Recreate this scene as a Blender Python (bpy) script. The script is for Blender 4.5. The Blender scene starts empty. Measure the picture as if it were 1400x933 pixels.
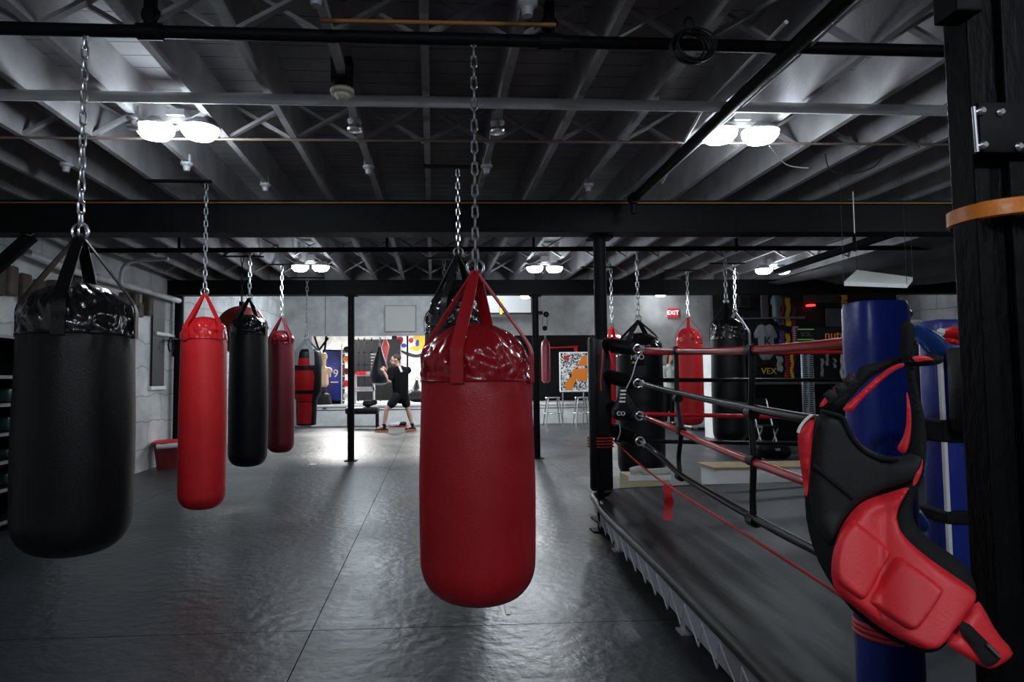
import bpy, bmesh, math, random
from mathutils import Vector, Matrix, noise
from mathutils.geometry import delaunay_2d_cdt
random.seed(7)
C = bpy.context.scene.collection
PI = math.pi
R = math.radians

# ------------------------------------------------------------------ camera
F, CX, CY = 900.0, 645.0, 466.5
YAW, PITCH, ROLL = R(3.40), R(3.28), R(0.46)
CAMZ = 1.2
M3 = (Matrix.Rotation(-YAW, 3, 'Z') @ Matrix.Rotation(PI/2 + PITCH, 3, 'X') @ Matrix.Rotation(-ROLL, 3, 'Z'))
cam_d = bpy.data.cameras.new('camera'); cam = bpy.data.objects.new('camera', cam_d); C.objects.link(cam)
cam_d.sensor_width = 36; cam_d.lens = F/1400*36; cam_d.shift_x = (700-CX)/1400
cam_d.clip_start = 0.02
cam.matrix_world = Matrix.Translation((0, 0, CAMZ)) @ M3.to_4x4()
bpy.context.scene.camera = cam
def ray(px, py): return M3 @ Vector(((px-CX)/F, -(py-CY)/F, -1.0))
def PY(px, py, Y):
    r = ray(px, py); t = Y/r.y; return Vector((r.x*t, Y, CAMZ+r.z*t))
def PZ(px, py, z):
    r = ray(px, py); t = (z-CAMZ)/r.z; return Vector((r.x*t, r.y*t, z))

# ------------------------------------------------------------------ world, view, lights
W = bpy.data.worlds.new('world'); bpy.context.scene.world = W; W.use_nodes = True
W.node_tree.nodes['Background'].inputs[0].default_value = (0.5, 0.6, 0.7, 1)
W.node_tree.nodes['Background'].inputs[1].default_value = 0.01
vs = bpy.context.scene.view_settings
vs.view_transform = 'Standard'; vs.look = 'None'; vs.gamma = 1; vs.use_curve_mapping = False
vs.exposure = 0.45
LAMP_W = 26          # each twin lamp on the ceiling
LAMP_COL = (0.80, 0.91, 1.0)
BACK_W = 420
LAMPS = [  # x, y, watts factor
    (-1.45, 3.78, 0.42), (1.82, 3.72, 0.36), (-1.5, 8.15, 0.36), (1.42, 8.2, 0.4),
    (-0.7, -0.9, 1.1), (1.5, -0.9, 1.5), (1.45, 14.2, 4.4), (-1.5, 14.2, 4.4), (4.45, 8.3, 0.35), (3.3, 12.3, 2.6), (4.7, 3.75, 0.4), (4.6, -0.9, 0.5)]  # the right-hand rear lamp is unseen, added to brighten the woman behind the ring

# ------------------------------------------------------------------ materials
MATS = {}
def mat(name, col, rough=0.5, metal=0.0, var=0.0, vscale=6.0, bump=0.0, bscale=30.0, emit=None, estr=0, coat=0.0, spec=0.5, stretch=None, rvar=0.0, trans=0.0):
    if name in MATS: return MATS[name]
    m = bpy.data.materials.new(name); m.use_nodes = True; MATS[name] = m
    nt = m.node_tree; N = nt.nodes; L = nt.links; b = N['Principled BSDF']
    b.inputs['Base Color'].default_value = (*col, 1)
    b.inputs['Roughness'].default_value = rough; b.inputs['Metallic'].default_value = metal
    b.inputs['Specular IOR Level'].default_value = spec
    b.inputs['Coat Weight'].default_value = coat; b.inputs['Coat Roughness'].default_value = 0.15
    if trans: b.inputs['Transmission Weight'].default_value = trans
    if emit: b.inputs['Emission Color'].default_value = (*emit, 1); b.inputs['Emission Strength'].default_value = estr
    if var or bump or rvar:
        tc = N.new('ShaderNodeTexCoord'); mp = N.new('ShaderNodeMapping')
        L.new(tc.outputs['Object'], mp.inputs[0])
        if stretch: mp.inputs['Scale'].default_value = stretch
    if var or rvar:
        n = N.new('ShaderNodeTexNoise'); n.inputs['Scale'].default_value = vscale; n.inputs['Detail'].default_value = 6
        L.new(mp.outputs[0], n.inputs['Vector'])
    if var:
        rp = N.new('ShaderNodeValToRGB'); L.new(n.outputs['Fac'], rp.inputs[0])
        rp.color_ramp.elements[0].position = 0.3; rp.color_ramp.elements[1].position = 0.7
        rp.color_ramp.elements[0].color = (*[max(0, c*(1-var)) for c in col], 1)
        rp.color_ramp.elements[1].color = (*[min(1, c*(1+var)) for c in col], 1)
        L.new(rp.outputs[0], b.inputs['Base Color'])
    if rvar:
        mr = N.new('ShaderNodeMapRange'); L.new(n.outputs['Fac'], mr.inputs[0])
        mr.inputs[1].default_value = 0.3; mr.inputs[2].default_value = 0.7
        mr.inputs[3].default_value = max(0.02, rough-rvar); mr.inputs[4].default_value = rough+rvar
        L.new(mr.outputs[0], b.inputs['Roughness'])
    if bump:
        n2 = N.new('ShaderNodeTexNoise'); n2.inputs['Scale'].default_value = bscale; n2.inputs['Detail'].default_value = 5
        L.new(mp.outputs[0], n2.inputs['Vector'])
        bp = N.new('ShaderNodeBump'); bp.inputs['Strength'].default_value = bump; bp.inputs['Distance'].default_value = 0.02
        L.new(n2.outputs['Fac'], bp.inputs['Height']); L.new(bp.outputs[0], b.inputs['Normal'])
    return m
m_joist = mat('grey painted timber', (0.36, 0.35, 0.36), 0.7, var=0.25, vscale=4, bump=0.15, bscale=40)
m_steel_black = mat('black painted steel', (0.004, 0.004, 0.005), 0.6, var=0.3, bump=0.08, bscale=25, spec=0.14)
m_black_rough = mat('worn black column paint', (0.003, 0.003, 0.004), 0.5, bump=0.35, bscale=45, stretch=(1, 1, 0.3), spec=0.1)
m_white_pipe = mat('dull white pipe', (0.85, 0.85, 0.87), 0.5, var=0.2, vscale=3)
m_chrome = mat('zinc chain steel', (0.75, 0.76, 0.78), 0.28, 1.0)
m_chain_dim = mat('galvanised steel', (0.5, 0.5, 0.52), 0.4, 1.0)
m_red = mat('red vinyl', (0.46, 0.010, 0.018), 0.42, var=0.08, vscale=5, bump=0.12, bscale=160)
m_red_cap = mat('red glossy vinyl', (0.36, 0.010, 0.016), 0.24, bump=0.3, bscale=9, coat=0.5)
m_redb = mat('bright red vinyl', (0.78, 0.018, 0.024), 0.42, var=0.06, bump=0.1, bscale=160)
m_redb_cap = mat('bright red glossy vinyl', (0.74, 0.020, 0.026), 0.22, bump=0.35, bscale=14, coat=0.3)
m_maroon = mat('maroon vinyl', (0.17, 0.008, 0.018), 0.4, bump=0.1, bscale=160)
m_maroon_cap = mat('maroon glossy vinyl', (0.17, 0.010, 0.018), 0.2, bump=0.3, bscale=14)
m_blk = mat('black vinyl', (0.006, 0.006, 0.008), 0.40, bump=0.12, bscale=160, spec=0.28)
m_blk_cap = mat('black glossy vinyl', (0.010, 0.010, 0.012), 0.2, bump=0.35, bscale=9, coat=0.6)
m_greystrap = mat('grey webbing', (0.35, 0.36, 0.38), 0.6)
m_blue = mat('blue vinyl', (0.012, 0.03, 0.26), 0.35, bump=0.2, bscale=12)
m_blue_l = mat('light blue leather', (0.02, 0.10, 0.42), 0.4, bump=0.2, bscale=25)
m_white = mat('white paint', (0.86, 0.86, 0.85), 0.5, var=0.08)
m_rope_red = mat('red rope cover', (0.55, 0.010, 0.018), 0.25)
m_rope_blk = mat('black rope cover', (0.004, 0.004, 0.005), 0.3, spec=0.2)
m_cord_red = mat('red cord', (0.75, 0.05, 0.06), 0.6)
m_canvas = mat('black ring canvas', (0.017, 0.020, 0.023), 0.5, var=0.35, vscale=3, bump=0.15, bscale=12, stretch=(1.6, 0.35, 1))
m_grey_steel = mat('bare grey steel', (0.50, 0.53, 0.58), 0.5, 0.1, var=0.1)
m_lace = mat('white lacing', (0.75, 0.75, 0.75), 0.6)
m_foamblk = mat('black textile', (0.010, 0.010, 0.011), 0.8, bump=0.08, bscale=220, spec=0.2)
m_foamgrey = mat('charcoal textile', (0.014, 0.015, 0.016), 0.65, bump=0.08, bscale=220, spec=0.3)
m_prot_red = mat('red protector leather', (0.74, 0.020, 0.030), 0.5, bump=0.05, bscale=160)
m_orange = mat('orange vinyl', (0.72, 0.20, 0.02), 0.35, bump=0.15, bscale=20)
m_cream = mat('cream plastic', (0.55, 0.50, 0.38), 0.4)
m_porc = mat('white porcelain', (0.4, 0.4, 0.42), 0.35)
m_orangepipe = mat('orange conduit', (0.30, 0.13, 0.03), 0.5)
m_wood = mat('pale wood', (0.50, 0.36, 0.20), 0.6, var=0.15)
m_skin = mat('skin', (0.62, 0.36, 0.26), 0.5)
m_dummy = mat('tan rubber', (0.60, 0.40, 0.25), 0.5)
m_hair = mat('brown hair', (0.05, 0.025, 0.015), 0.6)
m_hair_r = mat('auburn hair', (0.09, 0.02, 0.012), 0.5)
m_cloth_blk = mat('black cloth', (0.005, 0.005, 0.006), 0.9, spec=0.15)
m_cloth_char = mat('charcoal cloth', (0.012, 0.012, 0.014), 0.85, spec=0.2)
m_cloth_sage = mat('pale green cloth', (0.60, 0.64, 0.57), 0.8)
m_cloth_grey = mat('grey cloth', (0.33, 0.35, 0.37), 0.8)
m_yellow = mat('yellow cloth', (0.75, 0.45, 0.02), 0.6)
m_redcloth = mat('red cloth', (0.45, 0.02, 0.03), 0.7)
m_bluecloth = mat('blue cloth', (0.02, 0.08, 0.4), 0.7)
m_ink = mat('black ink', (0.01, 0.01, 0.01), 0.6)
m_lamp = mat('lamp glow', (1, 1, 1), 0.5, emit=(0.86, 0.94, 1.0), estr=30)
m_exit = mat('exit red glow', (0.6, 0.05, 0.05), 0.5, emit=(1, 0.10, 0.12), estr=1.6)
m_redled = mat('red led', (0.6, 0.02, 0.02), 0.5, emit=(1, 0.04, 0.04), estr=1.5)
m_glassdark = mat('dark glass', (0.01, 0.014, 0.014), 0.12)
m_glow_panel = mat('ceiling panel glow', (1, 1, 1), 0.5, emit=(1, 0.98, 0.94), estr=5)

def wall_mat(name, col, kind, sc=1.0):
    m = bpy.data.materials.new(name); m.use_nodes = True; nt = m.node_tree; N = nt.nodes; L = nt.links; b = N['Principled BSDF']
    tc = N.new('ShaderNodeTexCoord'); mp = N.new('ShaderNodeMapping'); L.new(tc.outputs['Object'], mp.inputs[0])
    b.inputs['Roughness'].default_value = 0.75
    n = N.new('ShaderNodeTexNoise'); n.inputs['Scale'].default_value = 2.5; n.inputs['Detail'].default_value = 8; L.new(mp.outputs[0], n.inputs['Vector'])
    rp = N.new('ShaderNodeValToRGB'); rp.color_ramp.elements[0].position = 0.3; rp.color_ramp.elements[1].position = 0.65
    rp.color_ramp.elements[0].color = (*[c*0.6 for c in col], 1); rp.color_ramp.elements[1].color = (*col, 1); L.new(n.outputs['Fac'], rp.inputs[0])
    bp = N.new('ShaderNodeBump'); bp.inputs['Distance'].default_value = 0.03; bp.inputs['Strength'].default_value = 0.6
    if kind == 'stone':
        sep = N.new('ShaderNodeSeparateXYZ'); L.new(mp.outputs[0], sep.inputs[0])
        cb = N.new('ShaderNodeCombineXYZ'); L.new(sep.outputs['Y'], cb.inputs[0]); L.new(sep.outputs['Z'], cb.inputs[1])
        br = N.new('ShaderNodeTexBrick'); L.new(cb.outputs[0], br.inputs['Vector'])
        br.inputs['Scale'].default_value = 1.0*sc; br.inputs['Brick Width'].default_value = 0.85; br.inputs['Row Height'].default_value = 0.36
        br.inputs['Mortar Size'].default_value = 0.01; br.inputs['Mortar Smooth'].default_value = 0.3
        br.inputs['Color1'].default_value = (1, 1, 1, 1); br.inputs['Color2'].default_value = (0.85, 0.85, 0.85, 1); br.inputs['Mortar'].default_value = (0.6, 0.6, 0.6, 1)
        dn = N.new('ShaderNodeTexNoise'); dn.inputs['Scale'].default_value = 3; L.new(mp.outputs[0], dn.inputs['Vector'])
        va = N.new('ShaderNodeVectorMath'); va.operation = 'MULTIPLY_ADD'; L.new(dn.outputs['Color'], va.inputs[0]); va.inputs[1].default_value = (0.15, 0.15, 0)
        L.new(cb.outputs[0], va.inputs[2]); L.new(va.outputs[0], br.inputs['Vector'])
        mx = N.new('ShaderNodeMix'); mx.data_type = 'RGBA'; mx.blend_type = 'MULTIPLY'; mx.inputs[0].default_value = 1
        L.new(rp.outputs[0], mx.inputs[6]); L.new(br.outputs['Color'], mx.inputs[7]); L.new(mx.outputs[2], b.inputs['Base Color'])
        L.new(br.outputs['Color'], bp.inputs['Height'])
    elif kind == 'boards':
        sep = N.new('ShaderNodeSeparateXYZ'); L.new(mp.outputs[0], sep.inputs[0])
        md = N.new('ShaderNodeMath'); md.operation = 'PINGPONG'; md.inputs[1].default_value = 0.07; L.new(sep.outputs['Y'], md.inputs[0])
        lt = N.new('ShaderNodeMath'); lt.operation = 'LESS_THAN'; lt.inputs[1].default_value = 0.003; L.new(md.outputs[0], lt.inputs[0])
        mx = N.new('ShaderNodeMix'); mx.data_type = 'RGBA'; L.new(lt.outputs[0], mx.inputs[0]); L.new(rp.outputs[0], mx.inputs[6]); mx.inputs[7].default_value = (0.015, 0.015, 0.015, 1)
        L.new(mx.outputs[2], b.inputs['Base Color']); L.new(n.outputs['Fac'], bp.inputs['Height'])
    else:
        L.new(rp.outputs[0], b.inputs['Base Color']); L.new(n.outputs['Fac'], bp.inputs['Height'])
    L.new(bp.outputs[0], b.inputs['Normal'])
    return m
m_stone = wall_mat('painted stone', (0.82, 0.84, 0.84), 'stone')
m_deck = wall_mat('ceiling boards', (0.34, 0.33, 0.34), 'boards')
m_wall = wall_mat('painted wallboard', (0.40, 0.40, 0.40), 'plain')
m_wallr = wall_mat('painted block', (0.55, 0.55, 0.56), 'stone')

def floor_mat():
    m = bpy.data.materials.new('black rubber matting'); m.use_nodes = True; nt = m.node_tree; N = nt.nodes; L = nt.links; b = N['Principled BSDF']
    tc = N.new('ShaderNodeTexCoord'); sep = N.new('ShaderNodeSeparateXYZ'); L.new(tc.outputs['Object'], sep.inputs[0])
    n = N.new('ShaderNodeTexNoise'); n.inputs['Scale'].default_value = 1.3; n.inputs['Detail'].default_value = 8; L.new(tc.outputs['Object'], n.inputs['Vector'])
    rp = N.new('ShaderNodeValToRGB'); L.new(n.outputs['Fac'], rp.inputs[0])
    rp.color_ramp.elements[0].position = 0.3; rp.color_ramp.elements[1].position = 0.72
    rp.color_ramp.elements[0].color = (0.020, 0.024, 0.028, 1); rp.color_ramp.elements[1].color = (0.046, 0.053, 0.060, 1)
    mr = N.new('ShaderNodeMapRange'); L.new(n.outputs['Fac'], mr.inputs[0]); mr.inputs[1].default_value = 0.3; mr.inputs[2].default_value = 0.7
    mr.inputs[3].default_value = 0.30; mr.inputs[4].default_value = 0.44; L.new(mr.outputs[0], b.inputs['Roughness'])
    def line(axis, pos, w=0.004):
        a = N.new('ShaderNodeMath'); a.operation = 'SUBTRACT'; L.new(sep.outputs[axis], a.inputs[0]); a.inputs[1].default_value = pos
        c = N.new('ShaderNodeMath'); c.operation = 'ABSOLUTE'; L.new(a.outputs[0], c.inputs[0])
        d = N.new('ShaderNodeMath'); d.operation = 'LESS_THAN'; L.new(c.outputs[0], d.inputs[0]); d.inputs[1].default_value = w; return d
    ls = [line('X', v, 0.0028) for v in (-0.585, 1.65, -2.9)] + [line('Y', v, 0.003) for v in (3.27, 9.15, 0.3, 14.0)]
    acc = ls[0]
    for l in ls[1:]:
        mxx = N.new('ShaderNodeMath'); mxx.operation = 'MAXIMUM'; L.new(acc.outputs[0], mxx.inputs[0]); L.new(l.outputs[0], mxx.inputs[1]); acc = mxx
    mx = N.new('ShaderNodeMix'); mx.data_type = 'RGBA'; L.new(acc.outputs[0], mx.inputs[0]); L.new(rp.outputs[0], mx.inputs[6]); mx.inputs[7].default_value = (0.004, 0.004, 0.004, 1)
    L.new(mx.outputs[2], b.inputs['Base Color'])
    sp = N.new('ShaderNodeMapRange'); L.new(acc.outputs[0], sp.inputs[0]); sp.inputs[3].default_value = 0.5; sp.inputs[4].default_value = 0.0; L.new(sp.outputs[0], b.inputs['Specular IOR Level'])
    n2 = N.new('ShaderNodeTexNoise'); n2.inputs['Scale'].default_value = 14; n2.inputs['Detail'].default_value = 8; L.new(tc.outputs['Object'], n2.inputs['Vector'])
    bp = N.new('ShaderNodeBump'); bp.inputs['Strength'].default_value = 0.35; bp.inputs['Distance'].default_value = 0.02
    L.new(n2.outputs['Fac'], bp.inputs['Height']); L.new(bp.outputs[0], b.inputs['Normal'])
    return m
m_floor = floor_mat()

# ------------------------------------------------------------------ builders
def link_mesh(name, bm, m, parent=None, smooth=False, loc=None):
    me = bpy.data.meshes.new(name)
    bmesh.ops.recalc_face_normals(bm, faces=bm.faces)
    bm.to_mesh(me); bm.free()
    if smooth:
        for p in me.polygons: p.use_smooth = True
        me.set_sharp_from_angle(angle=R(38))
    for mm in (m if isinstance(m, (list, tuple)) else [m]): me.materials.append(mm)
    o = bpy.data.objects.new(name, me); C.objects.link(o)
    if loc is not None:
        o.location = loc
        for v in me.vertices: v.co -= Vector(loc)
    if parent is not None:
        o.parent = parent; o.matrix_parent_inverse = Matrix.Translation(parent.location).inverted()
    return o
def tag(o, label=None, cat=None, group=None, kind=None):
    if label: o['label'] = label
    if cat: o['category'] = cat
    if group: o['group'] = group
    if kind: o['kind'] = kind
    return o
def thing(name, label, cat, loc=(0, 0, 0), group=None):
    o = bpy.data.objects.new(name, None); C.objects.link(o); o.location = loc; o.empty_display_size = 0.1
    return tag(o, label, cat, group)
def copy_tree(o, parent=None, shift=Vector((0, 0, 0))):
    c = o.copy(); C.objects.link(c)
    if parent is None: c.location = o.location + shift
    else:
        inv = o.matrix_parent_inverse.copy(); c.parent = parent; c.matrix_parent_inverse = inv
    for ch in list(o.children): copy_tree(ch, c)
    return c
def box(bm, x0, x1, y0, y1, z0, z1, bev=0.0):
    r = bmesh.ops.create_cube(bm, size=1.0)
    for v in r['verts']:
        v.co = Vector((x0+(x1-x0)*(v.co.x+.5), y0+(y1-y0)*(v.co.y+.5), z0+(z1-z0)*(v.co.z+.5)))
    if bev:
        es = list({e for v in r['verts'] for e in v.link_edges})
        bmesh.ops.bevel(bm, geom=es, offset=bev, segments=2, affect='EDGES', profile=0.5)
def obox(bm, a, b, w, h, up=Vector((0, 0, 1)), bev=0.0):
    "box along a->b, width w sideways, height h along up"
    a = Vector(a); b = Vector(b); d = (b-a); L = d.length; d.normalize()
    s = d.cross(up).normalized(); u = s.cross(d).normalized()
    r = bmesh.ops.create_cube(bm, size=1.0)
    for v in r['verts']:
        v.co = a + d*(L*(v.co.x+.5)) + s*(w*v.co.y) + u*(h*v.co.z)
    if bev:
        es = list({e for v in r['verts'] for e in v.link_edges})
        bmesh.ops.bevel(bm, geom=es, offset=bev, segments=2, affect='EDGES', profile=0.5)
def tube(bm, pts, r, seg=10, caps=True, closed=False):
    pts = [Vector(p) for p in pts]; n = len(pts); rings = []
    rr = r if isinstance(r, (list, tuple)) else [r]*n
    prev = None
    for i, p in enumerate(pts):
        if closed: t = pts[(i+1) % n]-pts[i-1]
        else: t = pts[min(i+1, n-1)]-pts[max(i-1, 0)]
        t.normalize()
        if prev is None:
            a = Vector((0, 0, 1)) if abs(t.z) < 0.9 else Vector((1, 0, 0)); u = t.cross(a).normalized()
        else:
            u = (prev - t*prev.dot(t)).normalized()
        prev = u; w = t.cross(u)
        rings.append([bm.verts.new(p + (u*math.cos(2*PI*k/seg)+w*math.sin(2*PI*k/seg))*rr[i]) for k in range(seg)])
    m = n if closed else n-1
    for i in range(m):
        A, B = rings[i], rings[(i+1) % n]
        for k in range(seg): bm.faces.new((A[k], A[(k+1) % seg], B[(k+1) % seg], B[k]))
    if caps and not closed:
        bm.faces.new(rings[0][::-1]); bm.faces.new(rings[-1])
def torus(bm, c, R0, r, axis='Y', seg=24, s2=8, sx=1.0, sz=1.0):
    pts = []
    for k in range(seg):
        a = 2*PI*k/seg; u = math.cos(a)*R0*sx; w = math.sin(a)*R0*sz
        pts.append(Vector(c)+(Vector((u, 0, w)) if axis == 'Y' else Vector((u, w, 0)) if axis == 'Z' else Vector((0, u, w))))
    tube(bm, pts, r, s2, closed=True)
def lathe(bm, c, prof, seg=32, capb=True, capt=True):
    rings = []
    c = Vector(c)
    for r, z in prof:
        rings.append([bm.verts.new(c+Vector((r*math.cos(2*PI*k/seg), r*math.sin(2*PI*k/seg), z))) for k in range(seg)])
    for A, B in zip(rings, rings[1:]):
        for k in range(seg): bm.faces.new((A[k], A[(k+1) % seg], B[(k+1) % seg], B[k]))
    if capb: bm.faces.new(rings[0][::-1])
    if capt: bm.faces.new(rings[-1])
def ribbon(bm, pts, wdirs, w, t=0.004):
    "flat strap along pts; wdirs width directions"
    pts = [Vector(p) for p in pts]; n = len(pts); rows = []
    ws = w if isinstance(w, (list, tuple)) else [w]*n
    for i, p in enumerate(pts):
        tg = (pts[min(i+1, n-1)]-pts[max(i-1, 0)]).normalized()
        wd = wdirs[i] if isinstance(wdirs, list) else wdirs
        wd = (wd - tg*wd.dot(tg)).normalized(); nn = tg.cross(wd)
        h = ws[i]/2
        rows.append([bm.verts.new(p+wd*h+nn*t/2), bm.verts.new(p-wd*h+nn*t/2), bm.verts.new(p-wd*h-nn*t/2), bm.verts.new(p+wd*h-nn*t/2)])
    for A, B in zip(rows, rows[1:]):
        for k in range(4): bm.faces.new((A[k], A[(k+1) % 4], B[(k+1) % 4], B[k]))
    bm.faces.new(rows[0][::-1]); bm.faces.new(rows[-1])
def spline(pts, n=8):
    pts = [Vector(p) for p in pts]; out = []
    for i in range(len(pts)-1):
        p0 = pts[max(i-1, 0)]; p1 = pts[i]; p2 = pts[i+1]; p3 = pts[min(i+2, len(pts)-1)]
        for k in range(n):
            t = k/n
            out.append(0.5*((2*p1)+(p2-p0)*t+(2*p0-5*p1+4*p2-p3)*t*t+(-p0+3*p1-3*p2+p3)*t**3))
    out.append(pts[-1]); return out
def struct(name, bm, m): return tag(link_mesh(name, bm, m), kind='structure')
def B(): return bmesh.new()
def text_obj(name, s, size, m, loc, parent, rot=(PI/2, 0, 0), ext=0.002, label=None):
    cu = bpy.data.curves.new(name, 'FONT'); cu.body = s; cu.size = size; cu.extrude = ext; cu.align_x = 'CENTER'; cu.align_y = 'CENTER'
    t = bpy.data.objects.new('tmp', cu); C.objects.link(t)
    bpy.context.view_layer.update()
    me = bpy.data.meshes.new_from_object(t.evaluated_get(bpy.context.evaluated_depsgraph_get()))
    C.objects.unlink(t); bpy.data.objects.remove(t)
    me.materials.clear(); me.materials.append(m)
    me.transform(Matrix.Translation(Vector(loc)) @ (Matrix.Rotation(rot[2], 4, 'Z') @ Matrix.Rotation(rot[0], 4, 'X')))
    o = bpy.data.objects.new(name, me); C.objects.link(o)
    if parent is not None: o.parent = parent; o.matrix_parent_inverse = Matrix.Translation(parent.location).inverted()
    if label: o['label'] = label
    return o

def chaikin(pts, it=2):
    for _ in range(it):
        out = []
        for i in range(len(pts)):
            a = pts[i]; b = pts[(i+1) % len(pts)]
            out.append((a[0]*.75+b[0]*.25, a[1]*.75+b[1]*.25)); out.append((a[0]*.25+b[0]*.75, a[1]*.25+b[1]*.75))
        pts = out
    return pts
def puff(bm, outline, mapf, thick, rim=8.0, step=6.0, it=2, back=0.5, nrm=Vector((-0.25, -1, 0.05)), wob=0.0):
    "pillow-shaped panel from a closed outline (2D) mapped by mapf into space; rim = rounding width in outline units"
    pts = chaikin([tuple(p) for p in outline], it)
    # resample
    res = []
    for i in range(len(pts)):
        a = Vector(pts[i]); b = Vector(pts[(i+1) % len(pts)]); n = max(1, int((b-a).length/step))
        for k in range(n): res.append(a.lerp(b, k/n))
    nb = len(res)
    xs = [p.x for p in res]; ys = [p.y for p in res]
    def inside(p):
        c = False; j = nb-1
        for i in range(nb):
            if (res[i].y > p[1]) != (res[j].y > p[1]) and p[0] < (res[j].x-res[i].x)*(p[1]-res[i].y)/(res[j].y-res[i].y)+res[i].x: c = not c
            j = i
        return c
    def dist(p):
        best = 1e9
        for i in range(nb):
            a = res[i]; b = res[(i+1) % nb]; ab = b-a; l = ab.length_squared
            t = max(0, min(1, (Vector(p)-a).dot(ab)/l)) if l > 0 else 0
            best = min(best, ((a+ab*t)-Vector(p)).length)
        return best
    ins = []
    y = min(ys); row = 0
    while y < max(ys):
        x = min(xs)+(row % 2)*step/2
        while x < max(xs):
            if inside((x, y)) and dist((x, y)) > step*0.45: ins.append(Vector((x, y)))
            x += step
        y += step*0.87; row += 1
    allp = res+ins
    vs_, es_, fs_, ov, oe, of = delaunay_2d_cdt(allp, [(i, (i+1) % nb) for i in range(nb)], [list(range(nb))], 1, 1e-4)
    nrm = nrm.normalized(); front = {}; bk = {}
    for i, v in enumerate(vs_):
        d = dist(v); P = mapf(v.x, v.y); q = min(d/rim, 1.0); h = math.sqrt(max(0, 1-(1-q)**2))
        if wob: h += wob*noise.noise(Vector((v.x*0.05, v.y*0.05, 0)))*q
        if d < 1e-3:
            a = bm.verts.new(P); front[i] = a; bk[i] = a
        else:
            front[i] = bm.verts.new(P+nrm*thick*h); bk[i] = bm.verts.new(P-nrm*thick*back*h)
    for f in fs_:
        try: bm.faces.new([front[i] for i in f])
        except ValueError: pass
        try: bm.faces.new([bk[i] for i in reversed(f)])
        except ValueError: pass
    inner = [front[i] for i in front if front[i] is not bk[i]]+[bk[i] for i in front if front[i] is not bk[i]]
    for _ in range(3): bmesh.ops.smooth_vert(bm, verts=inner, factor=0.5, use_axis_x=True, use_axis_y=True, use_axis_z=True)

# ------------------------------------------------------------------ the shell
XL, XR, YB, YF = -3.88, 9.5, -3.2, 17.4
ZJ, ZD = 2.68, 2.93
ZH = 3.5          # higher ceiling of the rear bay
YH = 10.15
bm = B(); box(bm, -5.5, 10.5, YB-0.2, 25.5, -0.1, 0); struct('floor', bm, m_floor)
bm = B(); box(bm, -5.5, 10.5, YB-0.2, YH-0.1, ZD, ZD+0.1); struct('ceiling', bm, m_deck)
bm = B(); box(bm, -5.5, 10.5, YH, 25.5, ZH, ZH+0.1); struct('ceiling_back', bm, m_wall)
bm = B(); box(bm, -5.5, 10.5, YH-0.1, YH, ZJ, ZH+0.1); struct('trim_9', bm, m_wall)
bm = B(); box(bm, XL-0.3, XL, YB, YF, 0, ZH); struct('wall_left', bm, m_stone)
bm = B(); box(bm, XR, XR+0.3, YB, YF, 0, ZH); struct('wall_right', bm, m_wallr)
bm = B(); box(bm, XL-0.3, XR+0.3, YB-0.3, YB, 0, ZH); struct('wall_front', bm, m_wall)
# back wall with the wide opening over a low wall
opX0 = PY(426, 500, YF).x; opX1 = PY(852, 500, YF).x
zt = PY(560, 459, YF).z; zk = PY(560, 553, YF).z
bm = B()
box(bm, XL-0.3, opX0, YF, YF+0.15, 0, ZH)
box(bm, opX0, opX1, YF, YF+0.15, zt, ZH)
box(bm, opX1, XR+0.3, YF, YF+0.15, 0, ZH)
struct('wall_back', bm, m_wall)
# low white wall under the opening and the raised floor of the back room
bm = B(); box(bm, opX0, opX1, YF-0.02, YF+0.12, 0, zk-0.05); struct('wall_low', bm, m_white)
bm = B(); box(bm, opX0, opX1, YF-0.06, YF+0.14, zk-0.05, zk); struct('trim_1', bm, m_white)
bm = B(); box(bm, opX0, opX1, YF-0.035, YF-0.02, zk-0.14, zk-0.125); struct('trim_2', bm, m_ink)
bm = B(); box(bm, opX0-1.2, opX1+0.8, YF+0.14, 25.2, zk-0.12, zk-0.05)
struct('floor_back', bm, mat('grey gym floor', (0.24, 0.26, 0.28), 0.35, var=0.15, vscale=2))
bm = B(); box(bm, opX0-1.2, opX1+0.8, 25.0, 25.2, zk-0.1, ZH)
struct('wall_far', bm, wall_mat('white corrugated panel', (0.80, 0.80, 0.78), 'plain'))
bm = B(); box(bm, opX0-1.35, opX0-1.2, YF+0.15, 25.2, zk-0.1, ZH); struct('wall_far_left', bm, m_wall)
bm = B(); box(bm, opX1+0.8, opX1+0.95, YF+0.15, 25.2, zk-0.1, ZH); struct('wall_far_right', bm, m_wall)

# retail partition on the right, beyond the second beam
rx0 = PY(969, 600, 12.9).x
bm = B(); box(bm, rx0+0.16, XR, 12.9, 13.02, 0, ZH); struct('wall_shop', bm, mat('black shop wall', (0.010, 0.010, 0.011), 0.7, bump=0.2, bscale=20))
bm = B(); box(bm, rx0-0.02, rx0+0.16, 12.6, 13.02, 0, PY(969, 478, 12.7).z); struct('trim_3', bm, m_white)

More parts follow.
